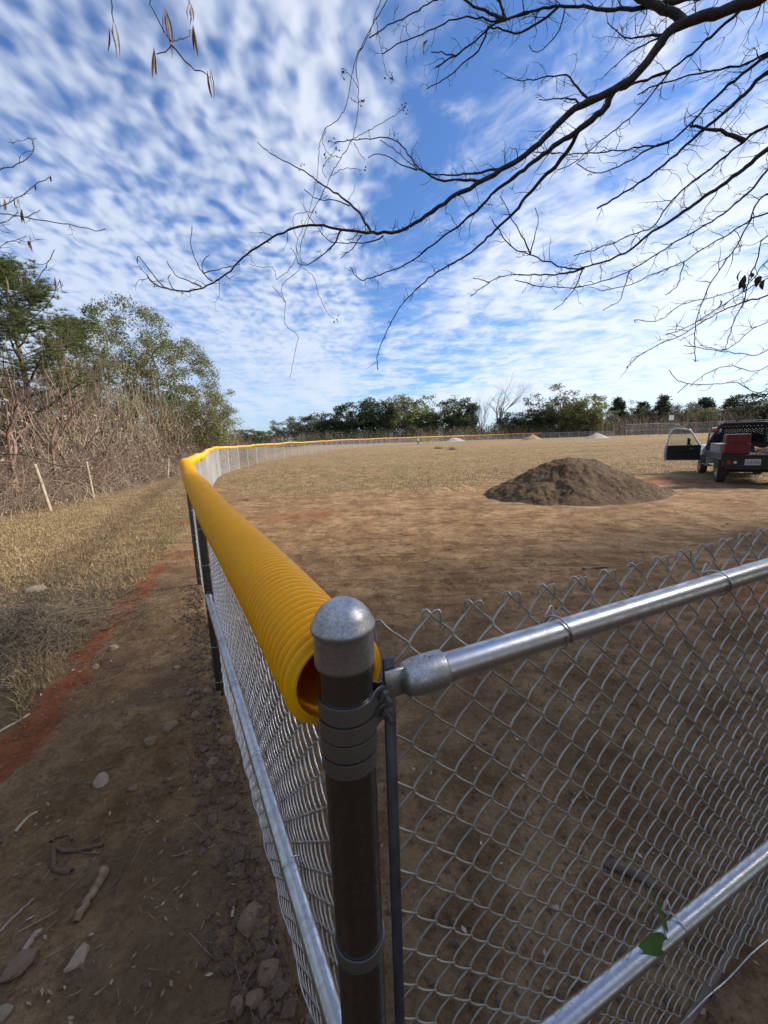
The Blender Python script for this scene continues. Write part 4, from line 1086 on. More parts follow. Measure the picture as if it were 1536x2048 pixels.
def glass_mat():
    m, t, b = new_mat('tinted_glass'); b.inputs['Base Color'].default_value = (.50, .62, .55, 1)
    b.inputs['Roughness'].default_value = .02; b.inputs['Transmission Weight'].default_value = 1.0; b.inputs['IOR'].default_value = 1.1; return m
MT['glass'] = glass_mat()
MT['mirror'] = simple('mirror_glass', (.9, .9, .9), .05, 1.0, .02)
rw = gpt(1430, 965)[:2]; TH = R(30)
fwd = np.array([math.sin(TH), math.cos(TH)]); rgt = np.array([fwd[1], -fwd[0]])
tro = rw + rgt * 1.02
truck = empty('flatbed_truck', (tro[0], tro[1], gz(*tro) - .01), -TH)
tag(truck, 'black flatbed pickup truck with open driver door parked at the right edge', 'truck')
def tbox(name, c, s, mat, par=truck, bev=.01, rot=None, smooth=False):
    b = Bag(); box(b, c, s, rot, bev); return b.obj(name, MT[mat], par, smooth)
def extr(name, poly, y0, y1, mat, par=truck, axis='y'):
    """polygon (u, z) extruded along local y (or x)"""
    n = len(poly); V = []
    for yy in (y0, y1): V += [((u_, yy, z_) if axis == 'y' else (yy, u_, z_)) for u_, z_ in poly]
    b = Bag(); c0 = np.mean(V[:n], 0); c1 = np.mean(V[n:], 0)
    b.add(V, [(i, (i + 1) % n, (i + 1) % n + n, i + n) for i in range(n)])
    b.add(V[:n] + [tuple(c0)], None, [((i + 1) % n, i, n) for i in range(n)]); b.add(V[n:] + [tuple(c1)], None, [(i, (i + 1) % n, n) for i in range(n)])
    return b.obj(name, MT[mat], par, False)
deck = tbox('flat_bed', (0, .55, .955), (2.14, 2.9, .07), 'black')
tbox('side_board', (-1.085, .55, .93), (.035, 2.86, .24), 'grey_side', deck); tbox('side_board', (1.085, .55, .93), (.035, 2.86, .24), 'grey_side', deck)
skirt = tbox('rear_panel', (0, -.86, .76), (2.10, .06, .36), 'black'); tbox('bumper', (0, -.93, .56), (1.9, .09, .09), 'black_matt', skirt)
tbox('step_bar', (0, -.9, .63), (2.0, .03, .02), 'grey_side', skirt)
for sx in (-1, 1):
    for nm, dx_, mt, rr in (('tail_light', .88, 'redlens', .062), ('reverse_light', .72, 'whitelens', .048)):
        capped_tube((sx * dx_, -.885, .74), (sx * dx_, -.915, .74), rr, 20, rr * .8).obj(nm, MT[mt], skirt, False)
    capped_tube((sx * .95, -.89, .89), (sx * .95, -.905, .89), .018, 12).obj('marker_light', MT['redlens'], skirt, False)
pl = tbox('licence_plate', (-.28, -.897, .75), (.40, .008, .20), 'plate', truck, .003)
b = Bag()
segs = {'5': 'afgcd', '7': 'abc', 'C': 'afed', 'J': 'bcde', '2': 'abged', 'A': 'efabcg', '8': 'abcdefg'}
for k, ch in enumerate('5C872AJ'):
    cx = -.28 - .150 + k * .050
    for s_ in segs[ch]:
        dx_, dz_, w_, h_ = dict(a=(0, .05, .03, .011), g=(0, 0, .03, .011), d=(0, -.05, .03, .011), f=(-.012, .025, .009, .05), b=(.012, .025, .009, .05), e=(-.012, -.025, .009, .05), c=(.012, -.025, .009, .05))[s_]
        box(b, (cx + dx_, -.9025, .745 + dz_), (w_, .003, h_))
b.obj('plate_characters', MT['ink'], pl, False)
tbox('hitch_block', (.08, -.90, .58), (.16, .10, .14), 'black_matt')
tbox('small_plate', (.32, -.896, .75), (.16, .008, .09), 'grey_side')
for yy in (-.0, 3.35):
    for sx in (-1, 1):
        wdt = .26 if yy < 1 else .25
        w_ = empty('wheel', (sx * (.92 if yy < 1 else .90), yy, .405), 0, truck)
        rr = .405
        prof = [(.215, -wdt / 2 + .02), (.30, -wdt / 2), (rr - .03, -wdt / 2 + .01), (rr, -wdt / 2 + .05), (rr + .004, 0), (rr, wdt / 2 - .05), (rr - .03, wdt / 2 - .01), (.30, wdt / 2), (.215, wdt / 2 - .02), (.21, 0), (.215, -wdt / 2 + .02)]
        V, Q = lathe(prof, 36); V = V[:, [2, 0, 1]]; Bag().add(V, Q).obj('tyre', MT['tyre'], w_)
        V, Q = lathe([(.001, wdt / 2 - .05), (.06, wdt / 2 - .045), (.075, wdt / 2 - .09), (.16, wdt / 2 - .10), (.19, wdt / 2 - .03), (.218, wdt / 2 - .015)], 28); V = V[:, [2, 0, 1]]; V[:, 0] *= sx
        Bag().add(V, Q).obj('rim', MT['rim'], w_)
tbox('axle', (0, 0, .42), (1.7, .14, .14), 'black_matt'); tbox('chassis', (0, 1.6, .66), (.9, 4.6, .16), 'black_matt')
for sx in (-1, 1): tbox('mud_flap', (sx * .92, -.50, .48), (.30, .015, .42), 'black_matt')
tbox('fuel_tank', (-.70, 1.0, .52), (.36, .8, .26), 'grey_side'); tbox('running_board', (-.93, 2.3, .46), (.16, 1.3, .05), 'rim')
# cab
cab = extr('cab', [(-.98, .52), (.98, .52), (1.0, .80), (.98, 1.20), (.80, 1.82), (.70, 1.92), (-.70, 1.92), (-.80, 1.82), (-.98, 1.20), (-1.0, .80)], 2.14, 2.20, 'silver')
tbox('roof', (0, 2.72, 1.90), (1.50, 1.10, .07), 'silver', cab, .03)
extr('cab_side', [(2.20, .52), (3.85, .52), (3.85, 1.10), (3.45, 1.18), (3.05, 1.92), (2.20, 1.90)], .93, .98, 'silver', cab, 'x')
extr('pillar', [(3.40, 1.15), (3.52, 1.15), (3.12, 1.92), (3.02, 1.92)], -.84, -.78, 'silver', cab, 'x')
extr('hood', [(-.93, .60), (.93, .60), (.95, 1.0), (.86, 1.18), (.5, 1.23), (-.5, 1.23), (-.86, 1.18), (-.95, 1.0)], 3.45, 4.6, 'silver', cab)
tbox('seat', (-.42, 2.62, .98), (.55, .5, .22), 'black_matt', cab, .05); tbox('seat_back', (-.42, 2.36, 1.35), (.55, .14, .68), 'black_matt', cab, .05)
tbox('seat', (.42, 2.62, .98), (.55, .5, .22), 'black_matt', cab, .05); tbox('seat_back', (.42, 2.36, 1.35), (.55, .14, .68), 'black_matt', cab, .05)
tbox('dashboard', (0, 3.30, 1.05), (1.7, .3, .3), 'black_matt', cab, .05); tbox('cab_floor', (0, 2.8, .60), (1.8, 1.2, .08), 'black_matt', cab)
tbox('rear_window', (0, 2.125, 1.52), (1.25, .012, .42), 'glass', cab, .002); tbox('windscreen', (0, 3.28, 1.56), (1.5, .012, .66), 'glass', cab, .002, np.array([[1, 0, 0], [0, math.cos(.5), -math.sin(.5)], [0, math.sin(.5), math.cos(.5)]]))
# driver's door, swung open
HX, HY = -1.0, 3.42
DA = R(82)
door = empty('door', (HX, HY, 0), 0, truck); door.rotation_euler = (0, 0, -DA)      # local -y runs from hinge to latch
door['label'] = 'open driver door with light outer skin and black inner panel'
DL = 1.28
extr('door_skin', [(0, .56), (0, 1.22), (-DL - .02, 1.22), (-DL - .04, .80), (-DL, .56)], -.055, -.02, 'silver', door, 'x')
extr('door_panel', [(-.02, .60), (-.02, 1.20), (-DL + .06, 1.20), (-DL + .05, .80), (-DL + .07, .60)], -.018, .045, 'black_matt', door, 'x')
tbox('arm_rest', (.055, -.60, .97), (.06, .62, .06), 'black_matt', door, .015); tbox('door_handle', (.062, -.35, 1.06), (.02, .14, .03), 'rim', door, .006)
wf = [(-.06, 1.20), (-.42, 1.80), (-.55, 1.87), (-DL + .20, 1.88), (-DL + .04, 1.22)]
P = np.array([(-.02, u_, z_) for u_, z_ in wf]); Bag().add(*tubes(smooth_path(P, 40), np.full(40, .034), 8)).obj('window_frame', MT['silver'], door)
b = Bag(); n = len(wf); b.add([(-.02, u_, z_) for u_, z_ in wf], None, [(0, i, i + 1) for i in range(1, n - 1)]); b.obj('window_pane', MT['glass'], door, False)
mi = tbox('mirror', (-.30, -.40, 1.36), (.24, .12, .30), 'black_matt', door, .03); tbox('mirror_glass', (-.30, -.464, 1.36), (.19, .006, .25), 'mirror', mi, .002); tbox('mirror_arm', (-.13, -.36, 1.24), (.20, .05, .04), 'black_matt', mi)
# headache rack with open mesh
rk = empty('headache_rack', (0, 1.93, 0), 0, truck)
out = [(-1.04, 1.0), (-1.04, 1.25), (-.72, 1.98), (-.62, 2.04), (.62, 2.04), (.72, 1.98), (1.04, 1.25), (1.04, 1.0)]
P = []
for (a, b_), (c, d) in zip(out[:-1], out[1:]):
    for t_ in np.linspace(0, 1, 6)[:-1]: P.append((a + (c - a) * t_, 0, b_ + (d - b_) * t_))
P.append((*out[-1][:1], 0, out[-1][1])); Bag().add(*tubes(np.array(P), np.full(len(P), .045), 8)).obj('rack_frame', MT['black'], rk)
for xx in (-.62, .62): tbox('rack_post', (xx, 0, 1.52), (.06, .06, 1.02), 'black', rk)
for zz_ in (1.32, 1.90): tbox('rack_bar', (0, 0.0, zz_), (1.9 - (zz_ - 1.3) * .75, .05, .05), 'black', rk)
def half_w(z): return np.interp(z, [1.0, 1.25, 1.98, 2.04], [1.04, 1.04, .72, .62])
b = Bag()
for s_ in (-1, 1):
    for c in np.arange(-2.6, 2.6, .105):
        zz_ = np.linspace(1.34, 1.99, 24); xx = c + s_ * (zz_ - 1.66) * 1.45; ok = np.abs(xx) < half_w(zz_) - .02
        if ok.sum() > 1:
            z0, z1 = zz_[ok][0], zz_[ok][-1]; x0, x1 = xx[ok][0], xx[ok][-1]
            b.add(*tubes(np.array([(x0, .012 * s_, z0), (x1, .012 * s_, z1)]), np.array([.021, .021]), 4))
tag(b.obj('expanded_mesh', MT['black'], rk, False), kind='stuff')
tbox('lower_shield', (0, 0, 1.16), (1.95, .02, .32), 'black', rk)
for sx in (-1, 1):
    capped_tube((sx * .82, -.05, 1.80), (sx * .82, -.075, 1.80), .06, 16, .045).obj('rack_light', MT['redlens'], rk, False)
    tbox('rack_reverse_light', (sx * .70, -.06, 1.80), (.05, .02, .13), 'whitelens', rk)
# load on the bed: things of their own, set in world space
def on_bed(lx, ly, lz=.99):
    p = tro + rgt * lx + fwd * ly; return (p[0], p[1], truck.location.z + lz)
def load(name, lx, ly, lz, label, cat, rz=0.0):
    o = empty(name, on_bed(lx, ly, .995 + lz), -TH + rz); return tag(o, label, cat)
def crate(o, sx, sy, sz, mat):
    b = Bag(); box(b, (0, 0, sz / 2), (sx, sy, sz), None, .02); b.obj('shell', MT[mat], o, False)
    for zz_ in (.22, .45, .68, .9):
        tbox('rib', (0, 0, sz * zz_), (sx + .016, sy + .016, .014), mat, o, .003)
    for xx in (-1, 1): tbox('corner_post', (xx * (sx / 2 - .03), -sy / 2 - .004, sz / 2), (.04, .016, sz * .96), mat, o, .003)
o = load('red_toolbox', -.68, -.52, 0, 'lower red ribbed box on the truck bed', 'box'); crate(o, .66, .46, .36, 'redbox')
o = load('red_toolbox', -.68, -.52, .372, 'upper red box with pale lid stacked on the truck bed', 'box'); crate(o, .62, .44, .28, 'redbox')
for k in range(3): tbox('lid_strip', (-.205 + k * .205, 0, .292), (.19, .42, .02), 'whitebox', o, .004)
o = load('side_toolbox', -.86, .7, 0, 'grey white metal box behind the red boxes', 'box'); b = Bag(); box(b, (0, 0, .16), (.34, 1.5, .30), None, .02); b.obj('body', MT['whitebox'], o, False); tbox('lid', (0, 0, .325), (.36, 1.52, .03), 'whitebox', o, .006); tbox('latch', (-.175, -.4, .24), (.015, .08, .06), 'rim', o, .003)
o = load('rope_coil', -.02, -.50, 0.02, 'tan coil of rope and straps beside the red boxes', 'rope')
for k in range(5):
    th = np.linspace(0, 6.6, 40); rr = .10 + .018 * k
    P = np.stack([rr * np.cos(th + k), rr * .8 * np.sin(th + k), .04 + .035 * k + .03 * np.sin(th * 2 + k)], 1); Bag().add(*tubes(P, np.full(40, .016), 6)).obj('loop', MT['rope'], o)
o = load('pipe_bundle', .35, .3, 0.0, 'grey pipes lying along the truck bed', 'pipes')
for k in range(6): capped_tube((.05 * k - .1, -.9, .045 + .05 * (k % 2)), (.05 * k - .12, 1.3, .05 + .05 * (k % 2)), .028, 10).obj('pipe', MT['galv'], o)
o = load('silver_case', .36, -.55, 0.0, 'small silver case at the bed edge cut by the picture edge', 'case'); b = Bag(); box(b, (0, 0, .07), (.34, .26, .14), None, .015); b.obj('body', MT['silver'], o, False); tbox('handle', (0, -.15, .08), (.12, .03, .02), 'black_matt', o, .005)

# ------------------------------------------------------------------ tall fence, sign and person in the distance
tf = tag(empty('backstop_fence'), 'tall chain link fence in front of the cedars on the right', 'fence')
TP = [far_pt(q[0], q[1]) for q in ((1250, 101), (1345, 101), (1420, 97), (1470, 90), (1650, 84))]
TPn = resample(TP, 3.0); HT = 3.1
V, Q = chainlink(3.0, HT, S=3, ts=(0, .5), r=.003, W=.11, hp=.115, knuckle=False, wave=0); mT = mesh_np('wire_mesh', V, Q); mT.materials.append(MT['wire'])
mP = capped_tube((0, 0, -.2), (0, 0, HT + .05), .04, 8).mesh('line_post'); mP.materials.append(MT['galv_post']); mR = capped_tube((0, 0, 0), (3.0, 0, 0), .028, 6).mesh('top_rail'); mR.materials.append(MT['galv'])
for k in range(len(TPn) - 1):
    p, q = TPn[k], TPn[k + 1]; mw = frame_mat(p, q, gz(*p))
    add_obj('wire_mesh', mT, None, tf).matrix_world = mw; add_obj('line_post', mP, None, tf).matrix_world = Matrix.Translation((p[0], p[1], gz(*p)))
    for zz_ in (HT, HT * .5): add_obj('top_rail' if zz_ == HT else 'middle_rail', mR, None, tf).matrix_world = mw @ Matrix.Translation((0, 0, zz_))
p = at(1337, 836, 100); g = gz(p[0], 100)
sg = tag(empty('sign_board', (p[0], 99.0, g)), 'blank white square sign board rising above the tall fence', 'sign'); MT['white'] = simple('white_board', (.78, .78, .76), .6, 0, .05)
b = Bag(); box(b, (0, -.03, p[2] - g), (1.15, .04, 1.15), None, .01); b.obj('board', MT['white'], sg, False)
capped_tube((0, .03, -.2), (0, .03, p[2] - g + .5), .05, 8).obj('pole', MT['galv_post'], sg)
# person : one continuous skinned body
p = at(836, 888, 92); pg = gz(p[0], 92)
MT['skin'] = simple('skin', (.38, .22, .15), .6); MT['shirt'] = simple('white_shirt', (.72, .72, .72), .8); MT['jeans'] = simple('dark_trousers', (.05, .055, .075), .85); MT['hair'] = simple('dark_hair', (.03, .022, .018), .7)
pe = tag(empty('person', (p[0], 92, pg), 2.6), 'person in white top and dark trousers standing by the far fence', 'person')
sv = [((0, 0, .86), .13), ((0, 0, 1.05), .125), ((0, 0, 1.28), .135), ((0, .01, 1.40), .075), ((0, .02, 1.47), .055), ((0, .03, 1.56), .085), ((0, .025, 1.65), .075),
      ((.09, 0, .80), .10), ((.10, .01, .45), .065), ((.10, -.01, .08), .05), ((.11, .10, .035), .035), ((-.09, 0, .80), .10), ((-.12, .05, .45), .065), ((-.12, .04, .08), .05), ((-.13, .15, .035), .035),
      ((.20, 0, 1.33), .06), ((.25, -.01, 1.06), .048), ((.24, .08, .83), .036), ((.235, .12, .75), .034), ((-.20, 0, 1.33), .06), ((-.25, 0, 1.06), .048), ((-.22, .10, .85), .036), ((-.21, .14, .77), .034)]
se = [(0, 1), (1, 2), (2, 3), (3, 4), (4, 5), (5, 6), (0, 7), (7, 8), (8, 9), (9, 10), (0, 11), (11, 12), (12, 13), (13, 14), (2, 15), (15, 16), (16, 17), (17, 18), (2, 19), (19, 20), (20, 21), (21, 22)]
me = bpy.data.meshes.new('body'); me.from_pydata([q[0] for q in sv], se, []); ob = add_obj('body', me, None, pe)
sm = ob.modifiers.new('skin', 'SKIN'); 
for k, q in enumerate(sv): me.skin_vertices[0].data[k].radius = (q[1], q[1]); me.skin_vertices[0].data[k].use_root = (k == 0)
ob.modifiers.new('sub', 'SUBSURF').levels = 1
def body_mat():
    m, t, b = new_mat('clothed_body'); z = t.sep(pos(t))[2]; x = t.math('ABSOLUTE', t.sep(pos(t))[0])
    c = t.mix(t.math('GREATER_THAN', z, .90), (.05, .055, .075), (.72, .72, .72)); c = t.mix(t.math('GREATER_THAN', z, 1.43), c, (.38, .22, .15)); c = t.mix(t.math('GREATER_THAN', z, 1.62), c, (.03, .022, .018))
    arm = t.math('MULTIPLY', t.math('GREATER_THAN', x, .19), t.math('LESS_THAN', z, 1.12)); c = t.mix(arm, c, (.38, .22, .15))
    t.put(b.inputs['Base Color'], c); b.inputs['Roughness'].default_value = .8; return m
me.materials.append(body_mat())

# ------------------------------------------------------------------ overhanging bare tree (right) and its twigs
def trace(pts, d0, d1):
    """traced stem: picture positions carried to distances d0..d1 in front of the viewer"""
    n = len(pts); return np.array([at(a, b, d0 + (d1 - d0) * k / max(1, n - 1)) for k, (a, b) in enumerate(pts)])
def wav(P, n, amp, r):
    Q_ = smooth_path(P, n); w_ = r.normal(size=(n, 3)) * amp; w_[0] = 0; w_[-1] = 0; return Q_ + w_
TW = Bag(); rt = np.random.default_rng(17)
def twigs_on(P, rad, dens, lmax, out, r, sub=True, rmin=.0016, start=.05, gravity=.0):
    seg = np.linalg.norm(np.diff(P, axis=0), axis=1); cum = np.concatenate([[0], np.cumsum(seg)]); L = cum[-1]; s = L * start
    A = []; Rr = []
    while s < L:
        c = np.array([np.interp(s, cum, P[:, i]) for i in range(3)]); k = min(len(seg) - 1, np.searchsorted(cum, s)); t = (P[min(k + 1, len(P) - 1)] - P[max(k - 1, 0)]); t = t / (np.linalg.norm(t) + 1e-9)
        d = t * r.uniform(.15, .9) + rand_unit(1, r)[0] * .95 + np.array([0, 0, .15 - gravity]); d /= np.linalg.norm(d)
        ln = lmax * r.uniform(.15, 1.0) * (1 - .35 * s / L)
        q = [c]; dd = d
        for j in range(6):
            q.append(q[-1] + dd * ln / 6); dd = dd + r.normal(size=3) * .30 + t * .10; dd /= np.linalg.norm(dd)
        q = np.array(q); A.append(q); Rr.append(np.linspace(max(rmin * 1.3, min(rad * .45, .0016 + ln * .0065)), rmin * .6, 7))
        if sub and ln > lmax * .3:
            for _ in range(r.integers(1, 5)):
                j = r.integers(1, 6); d2 = (q[j] - q[j - 1]); d2 = d2 / np.linalg.norm(d2) + rand_unit(1, r)[0] * .9; d2 /= np.linalg.norm(d2); l2 = ln * r.uniform(.15, .5); q2 = [q[j]]
                for _k in range(6): q2.append(q2[-1] + d2 * l2 / 6); d2 = d2 + r.normal(size=3) * .22; d2 /= np.linalg.norm(d2)
                A.append(np.array(q2)); Rr.append(np.linspace(rmin * 1.1, rmin * .55, 7))
        s += dens * r.uniform(.4, 1.6)
    if A: out.add(*tubes(np.stack(A), np.stack(Rr), 4))
TR0 = np.array([6.4, 1.7, 0.0]); TR0[2] = gz(6.4, 1.7)
HUBT = np.array([5.6, 1.9, 3.3])
ht = tag(empty('overhanging_tree', (0, 0, 0)), 'leafless dark tree whose branches hang in from the upper right', 'tree')
trk = np.array([TR0 - (0, 0, .2), TR0 + (-.1, .05, 1.2), TR0 + (-.3, .1, 2.2), HUBT, HUBT + (-.1, .3, 1.6), HUBT + (.2, .5, 3.4)])
Bag().add(*tubes(smooth_path(trk, 24), np.linspace(.19, .05, 24), 12)).obj('trunk', MT['bark_dark'], ht)
# hubs outside the frame from which groups of traced branches start
HUB = dict(m=at(1640, -70, 2.7), p=at(1720, 60, 2.9), q=at(1720, 180, 3.1), r=at(1740, 480, 3.2))
for k, h in HUB.items():
    st_ = trk[3] if k in 'mp' else trk[2]
    P = smooth_path(np.array([st_, (st_ + h) / 2 + np.array([0, .1, .25]), h]), 14); Bag().add(*tubes(P, np.linspace(.10, dict(m=.046, p=.036, q=.034, r=.026)[k], 14), 10)).obj('limb', MT['bark_dark'], ht)
# (hub or None, points in the photo, width at start, width at end, distance start, distance end, twig spacing, twig length)
BR = [
 ('m', [(1509, 0), (1438, 23), (1368, 46), (1335, 68), (1310, 101), (1285, 135), (1252, 166), (1227, 182), (1157, 215), (1107, 257), (1057, 306), (1003, 340), (962, 364), (908, 393), (856, 429), (827, 449), (797, 462), (760, 466), (723, 464), (678, 458), (630, 451), (600, 453), (563, 466), (533, 483), (500, 505), (480, 521), (453, 547), (431, 563), (406, 575), (378, 583), (350, 581), (328, 574), (306, 564), (294, 550)], 20, 2.4, 2.7, 3.4, .11, .20),
 (None, [(328, 574), (309, 552), (290, 527), (276, 510), (275, 527)], 2.4, 1.4, 3.38, 3.42, 0, 0), (None, [(403, 574), (375, 560), (353, 552), (344, 539), (334, 522)], 2.6, 1.4, 3.36, 3.3, 0, 0), (None, [(348, 580), (337, 558), (341, 549)], 2, 1.3, 3.38, 3.36, 0, 0),
 (None, [(425, 563), (406, 547), (393, 525), (387, 508), (381, 480), (384, 453)], 2.4, 1.2, 3.35, 3.3, 0, 0), (None, [(406, 547), (405, 527), (412, 513), (419, 511)], 2, 1.2, 3.33, 3.36, 0, 0), (None, [(406, 547), (437, 538), (480, 528)], 2, 1.3, 3.33, 3.2, 0, 0),
 (None, [(1368, 46), (1355, 31), (1314, 12), (1289, 0), (1270, -12)], 14, 11, 2.85, 2.9, .14, .2),
 ('m', [(1400, -8), (1368, 0), (1273, 17), (1190, 17), (1119, 12), (1066, 21), (1012, 39), (979, 56), (950, 81), (925, 103), (900, 116), (871, 135)], 14, 2.2, 2.85, 3.3, .07, .26),
 (None, [(908, 111), (885, 106), (862, 104)], 2.4, 1.5, 3.25, 3.28, 0, 0), (None, [(1012, 39), (982, 26), (938, 7), (920, -6)], 6, 3.5, 3.1, 3.15, .12, .15), (None, [(1066, 21), (1000, 40), (960, 37), (927, 33), (890, 46), (856, 63), (823, 78), (793, 89), (765, 108)], 4, 1.6, 3.08, 3.3, .12, .16),
 (None, [(1012, 39), (1000, 10), (990, -10)], 5, 4, 3.1, 3.1, 0, 0), (None, [(975, 56), (957, 100), (927, 126), (893, 156), (853, 178)], 3.6, 1.4, 3.15, 3.3, .16, .12), (None, [(1119, 12), (1085, 40), (1040, 66), (1005, 60), (975, 52)], 4, 2.5, 3.05, 3.2, .1, .2), (None, [(1130, 16), (1118, 60), (1090, 95), (1070, 105), (1058, 90)], 2.6, 1.2, 3.05, 3.1, .2, .1),
 ('m', [(930, -6), (867, 2), (819, 30), (777, 50), (738, 76)], 4, 1.8, 3.2, 3.3, .2, .12),
 (None, [(1227, 182), (1206, 219), (1157, 261), (1099, 298), (1037, 348), (991, 381), (958, 416), (916, 453), (875, 482), (827, 520), (790, 538), (738, 557), (719, 559), (700, 534)], 12, 1.6, 2.98, 3.5, .13, .18),
 (None, [(1157, 261), (1148, 282), (1107, 335), (1074, 368), (1028, 425), (994, 457), (938, 508), (871, 546), (830, 583), (797, 620), (771, 668), (756, 709), (755, 740)], 8, 1.4, 3.06, 3.7, .17, .15),
 ('m', [(1509, 0), (1451, 46), (1380, 110), (1339, 143), (1318, 170), (1273, 224), (1223, 265), (1180, 300), (1140, 330), (1115, 340)], 8, 1.5, 2.75, 3.2, .14, .16), (None, [(1339, 143), (1285, 161), (1240, 180)], 5, 3.5, 2.92, 2.98, .2, .1),
 (None, [(1190, 199), (1173, 197), (1140, 155), (1119, 151), (1049, 161), (1012, 153)], 4.5, 1.4, 3.0, 3.15, .06, .16), (None, [(1159, 215), (1148, 199), (1110, 198), (1078, 199)], 4, 1.4, 3.02, 3.1, .07, .14), (None, [(1335, 68), (1290, 72), (1252, 75), (1215, 45)], 5, 1.4, 2.8, 3.0, .06, .2), (None, [(1335, 68), (1264, 103), (1208, 153)], 3.5, 1.3, 2.8, 3.0, .1, .12),
 (None, [(964, 362), (919, 360), (879, 360), (845, 341), (830, 327), (797, 286), (771, 275), (738, 277), (708, 280), (667, 286)], 5, 1.3, 3.15, 3.4, .16, .12), (None, [(1005, 336), (945, 347), (871, 349), (834, 336), (810, 318), (790, 301), (760, 280)], 4.5, 1.2, 3.12, 3.3, .16, .12), (None, [(834, 340), (797, 327), (775, 312), (752, 308), (736, 316)], 2.4, 1.2, 3.3, 3.4, 0, 0),
 (None, [(741, 462), (719, 427), (686, 397), (637, 364), (600, 338), (559, 317), (533, 301), (515, 284)], 5, 1.3, 3.22, 3.4, .3, .10), (None, [(700, 412), (671, 401), (637, 399), (608, 379)], 2.2, 1.2, 3.3, 3.35, 0, 0), (None, [(682, 460), (663, 494), (619, 527), (597, 527), (589, 505)], 3.6, 1.3, 3.26, 3.3, .2, .1), (None, [(767, 471), (745, 483), (700, 486), (660, 483), (637, 457)], 2.8, 1.2, 3.22, 3.2, .15, .1), (None, [(723, 470), (704, 497), (682, 516)], 2.6, 1.3, 3.24, 3.2, .2, .1),
 ('p', [(1536, 106), (1471, 132), (1389, 149), (1318, 170), (1275, 190)], 7, 2, 2.95, 3.1, .10, .20),
 ('p', [(1536, 112), (1509, 130), (1471, 159), (1418, 207), (1384, 244), (1339, 284), (1273, 296), (1169, 308), (1066, 304)], 9, 1.5, 2.95, 3.3, .10, .20), (None, [(1339, 284), (1298, 298), (1256, 323), (1198, 346), (1153, 327)], 4, 1.4, 3.12, 3.2, .10, .16),
 ('p', [(1536, 145), (1496, 182), (1447, 226), (1413, 253), (1355, 306), (1298, 352), (1252, 385), (1194, 417)], 12, 3, 2.95, 3.3, .10, .22), (None, [(1488, 282), (1450, 266), (1413, 256), (1380, 253)], 8, 4, 3.05, 3.1, .06, .2),
 ('q', [(1536, 250), (1488, 282), (1418, 340), (1372, 373), (1335, 414), (1305, 455), (1260, 470), (1190, 500), (1148, 512)], 10, 1.6, 3.0, 3.4, .10, .20),
 ('q', [(1536, 298), (1471, 350), (1397, 402), (1347, 438), (1298, 469), (1260, 500), (1244, 510), (1190, 529), (1140, 539), (1099, 525), (1061, 510), (1024, 494), (997, 461), (985, 440)], 13, 1.8, 3.05, 3.5, .11, .20),
 (None, [(1169, 536), (1132, 546), (1086, 550), (1020, 550), (979, 564), (941, 593)], 4, 1.3, 3.35, 3.5, .10, .13), (None, [(979, 564), (946, 556)], 1.8, 1.2, 3.45, 3.5, 0, 0), (None, [(1061, 510), (1048, 480), (1020, 430), (1000, 392)], 3, 1.4, 3.42, 3.4, .2, .12), (None, [(1061, 510), (1070, 470), (1078, 440), (1070, 415)], 2.4, 1.2, 3.42, 3.4, 0, 0), (None, [(1165, 540), (1153, 570), (1132, 599), (1107, 620)], 2.6, 1.2, 3.36, 3.4, .25, .1),
 ('q', [(1536, 340), (1502, 380), (1438, 434), (1364, 477), (1314, 508), (1260, 541), (1206, 562), (1150, 575), (1080, 572), (1030, 560)], 6, 1.4, 3.1, 3.6, .11, .18),
 ('r', [(1536, 426), (1459, 467), (1397, 504), (1368, 523), (1314, 544), (1256, 570), (1202, 582)], 6, 1.4, 3.1, 3.5, .11, .18), (None, [(1368, 523), (1358, 560), (1352, 575), (1330, 590)], 2, 1.2, 3.3, 3.3, .2, .1), (None, [(1260, 541), (1250, 570), (1240, 600), (1206, 620)], 2.2, 1.2, 3.4, 3.4, .2, .1),
 ('r', [(1536, 388), (1500, 442), (1476, 488), (1438, 541), (1413, 583), (1393, 637), (1389, 678), (1391, 724)], 6.5, 1.5, 3.0, 3.2, .12, .18),
 ('r', [(1536, 591), (1488, 604), (1438, 624), (1397, 649), (1355, 674), (1314, 691), (1281, 711), (1252, 736)], 7.5, 1.4, 3.0, 3.3, .09, .18), ('r', [(1536, 558), (1480, 587), (1418, 628), (1376, 653), (1331, 670)], 5, 1.4, 3.0, 3.2, .09, .18),
 ('r', [(1536, 471), (1517, 517), (1500, 554), (1488, 599), (1467, 645), (1455, 686)], 5.5, 1.6, 3.0, 3.1, .11, .16), ('r', [(1536, 699), (1480, 707), (1418, 699), (1368, 691)], 3.6, 1.3, 3.0, 3.2, .12, .14), ('r', [(1536, 777), (1471, 765), (1426, 769), (1376, 767), (1351, 757), (1339, 740)], 4, 1.3, 3.0, 3.2, .15, .14), (None, [(1376, 767), (1355, 786)], 1.8, 1.1, 3.15, 3.2, 0, 0),
 ('r', [(1536, 732), (1459, 732), (1418, 744), (1380, 773)], 3, 1.2, 3.0, 3.2, .14, .14), ('r', [(1540, 780), (1513, 815), (1490, 835), (1471, 842)], 4, 1.6, 2.9, 3.0, .15, .12), ('r', [(1540, 640), (1500, 660), (1470, 690), (1440, 700), (1400, 690)], 3, 1.2, 3.0, 3.2, .10, .16),
 ('r', [(1540, 520), (1505, 560), (1470, 580), (1440, 590), (1400, 600), (1360, 610), (1320, 640), (1268, 640)], 3.4, 1.2, 3.0, 3.2, .10, .16)]
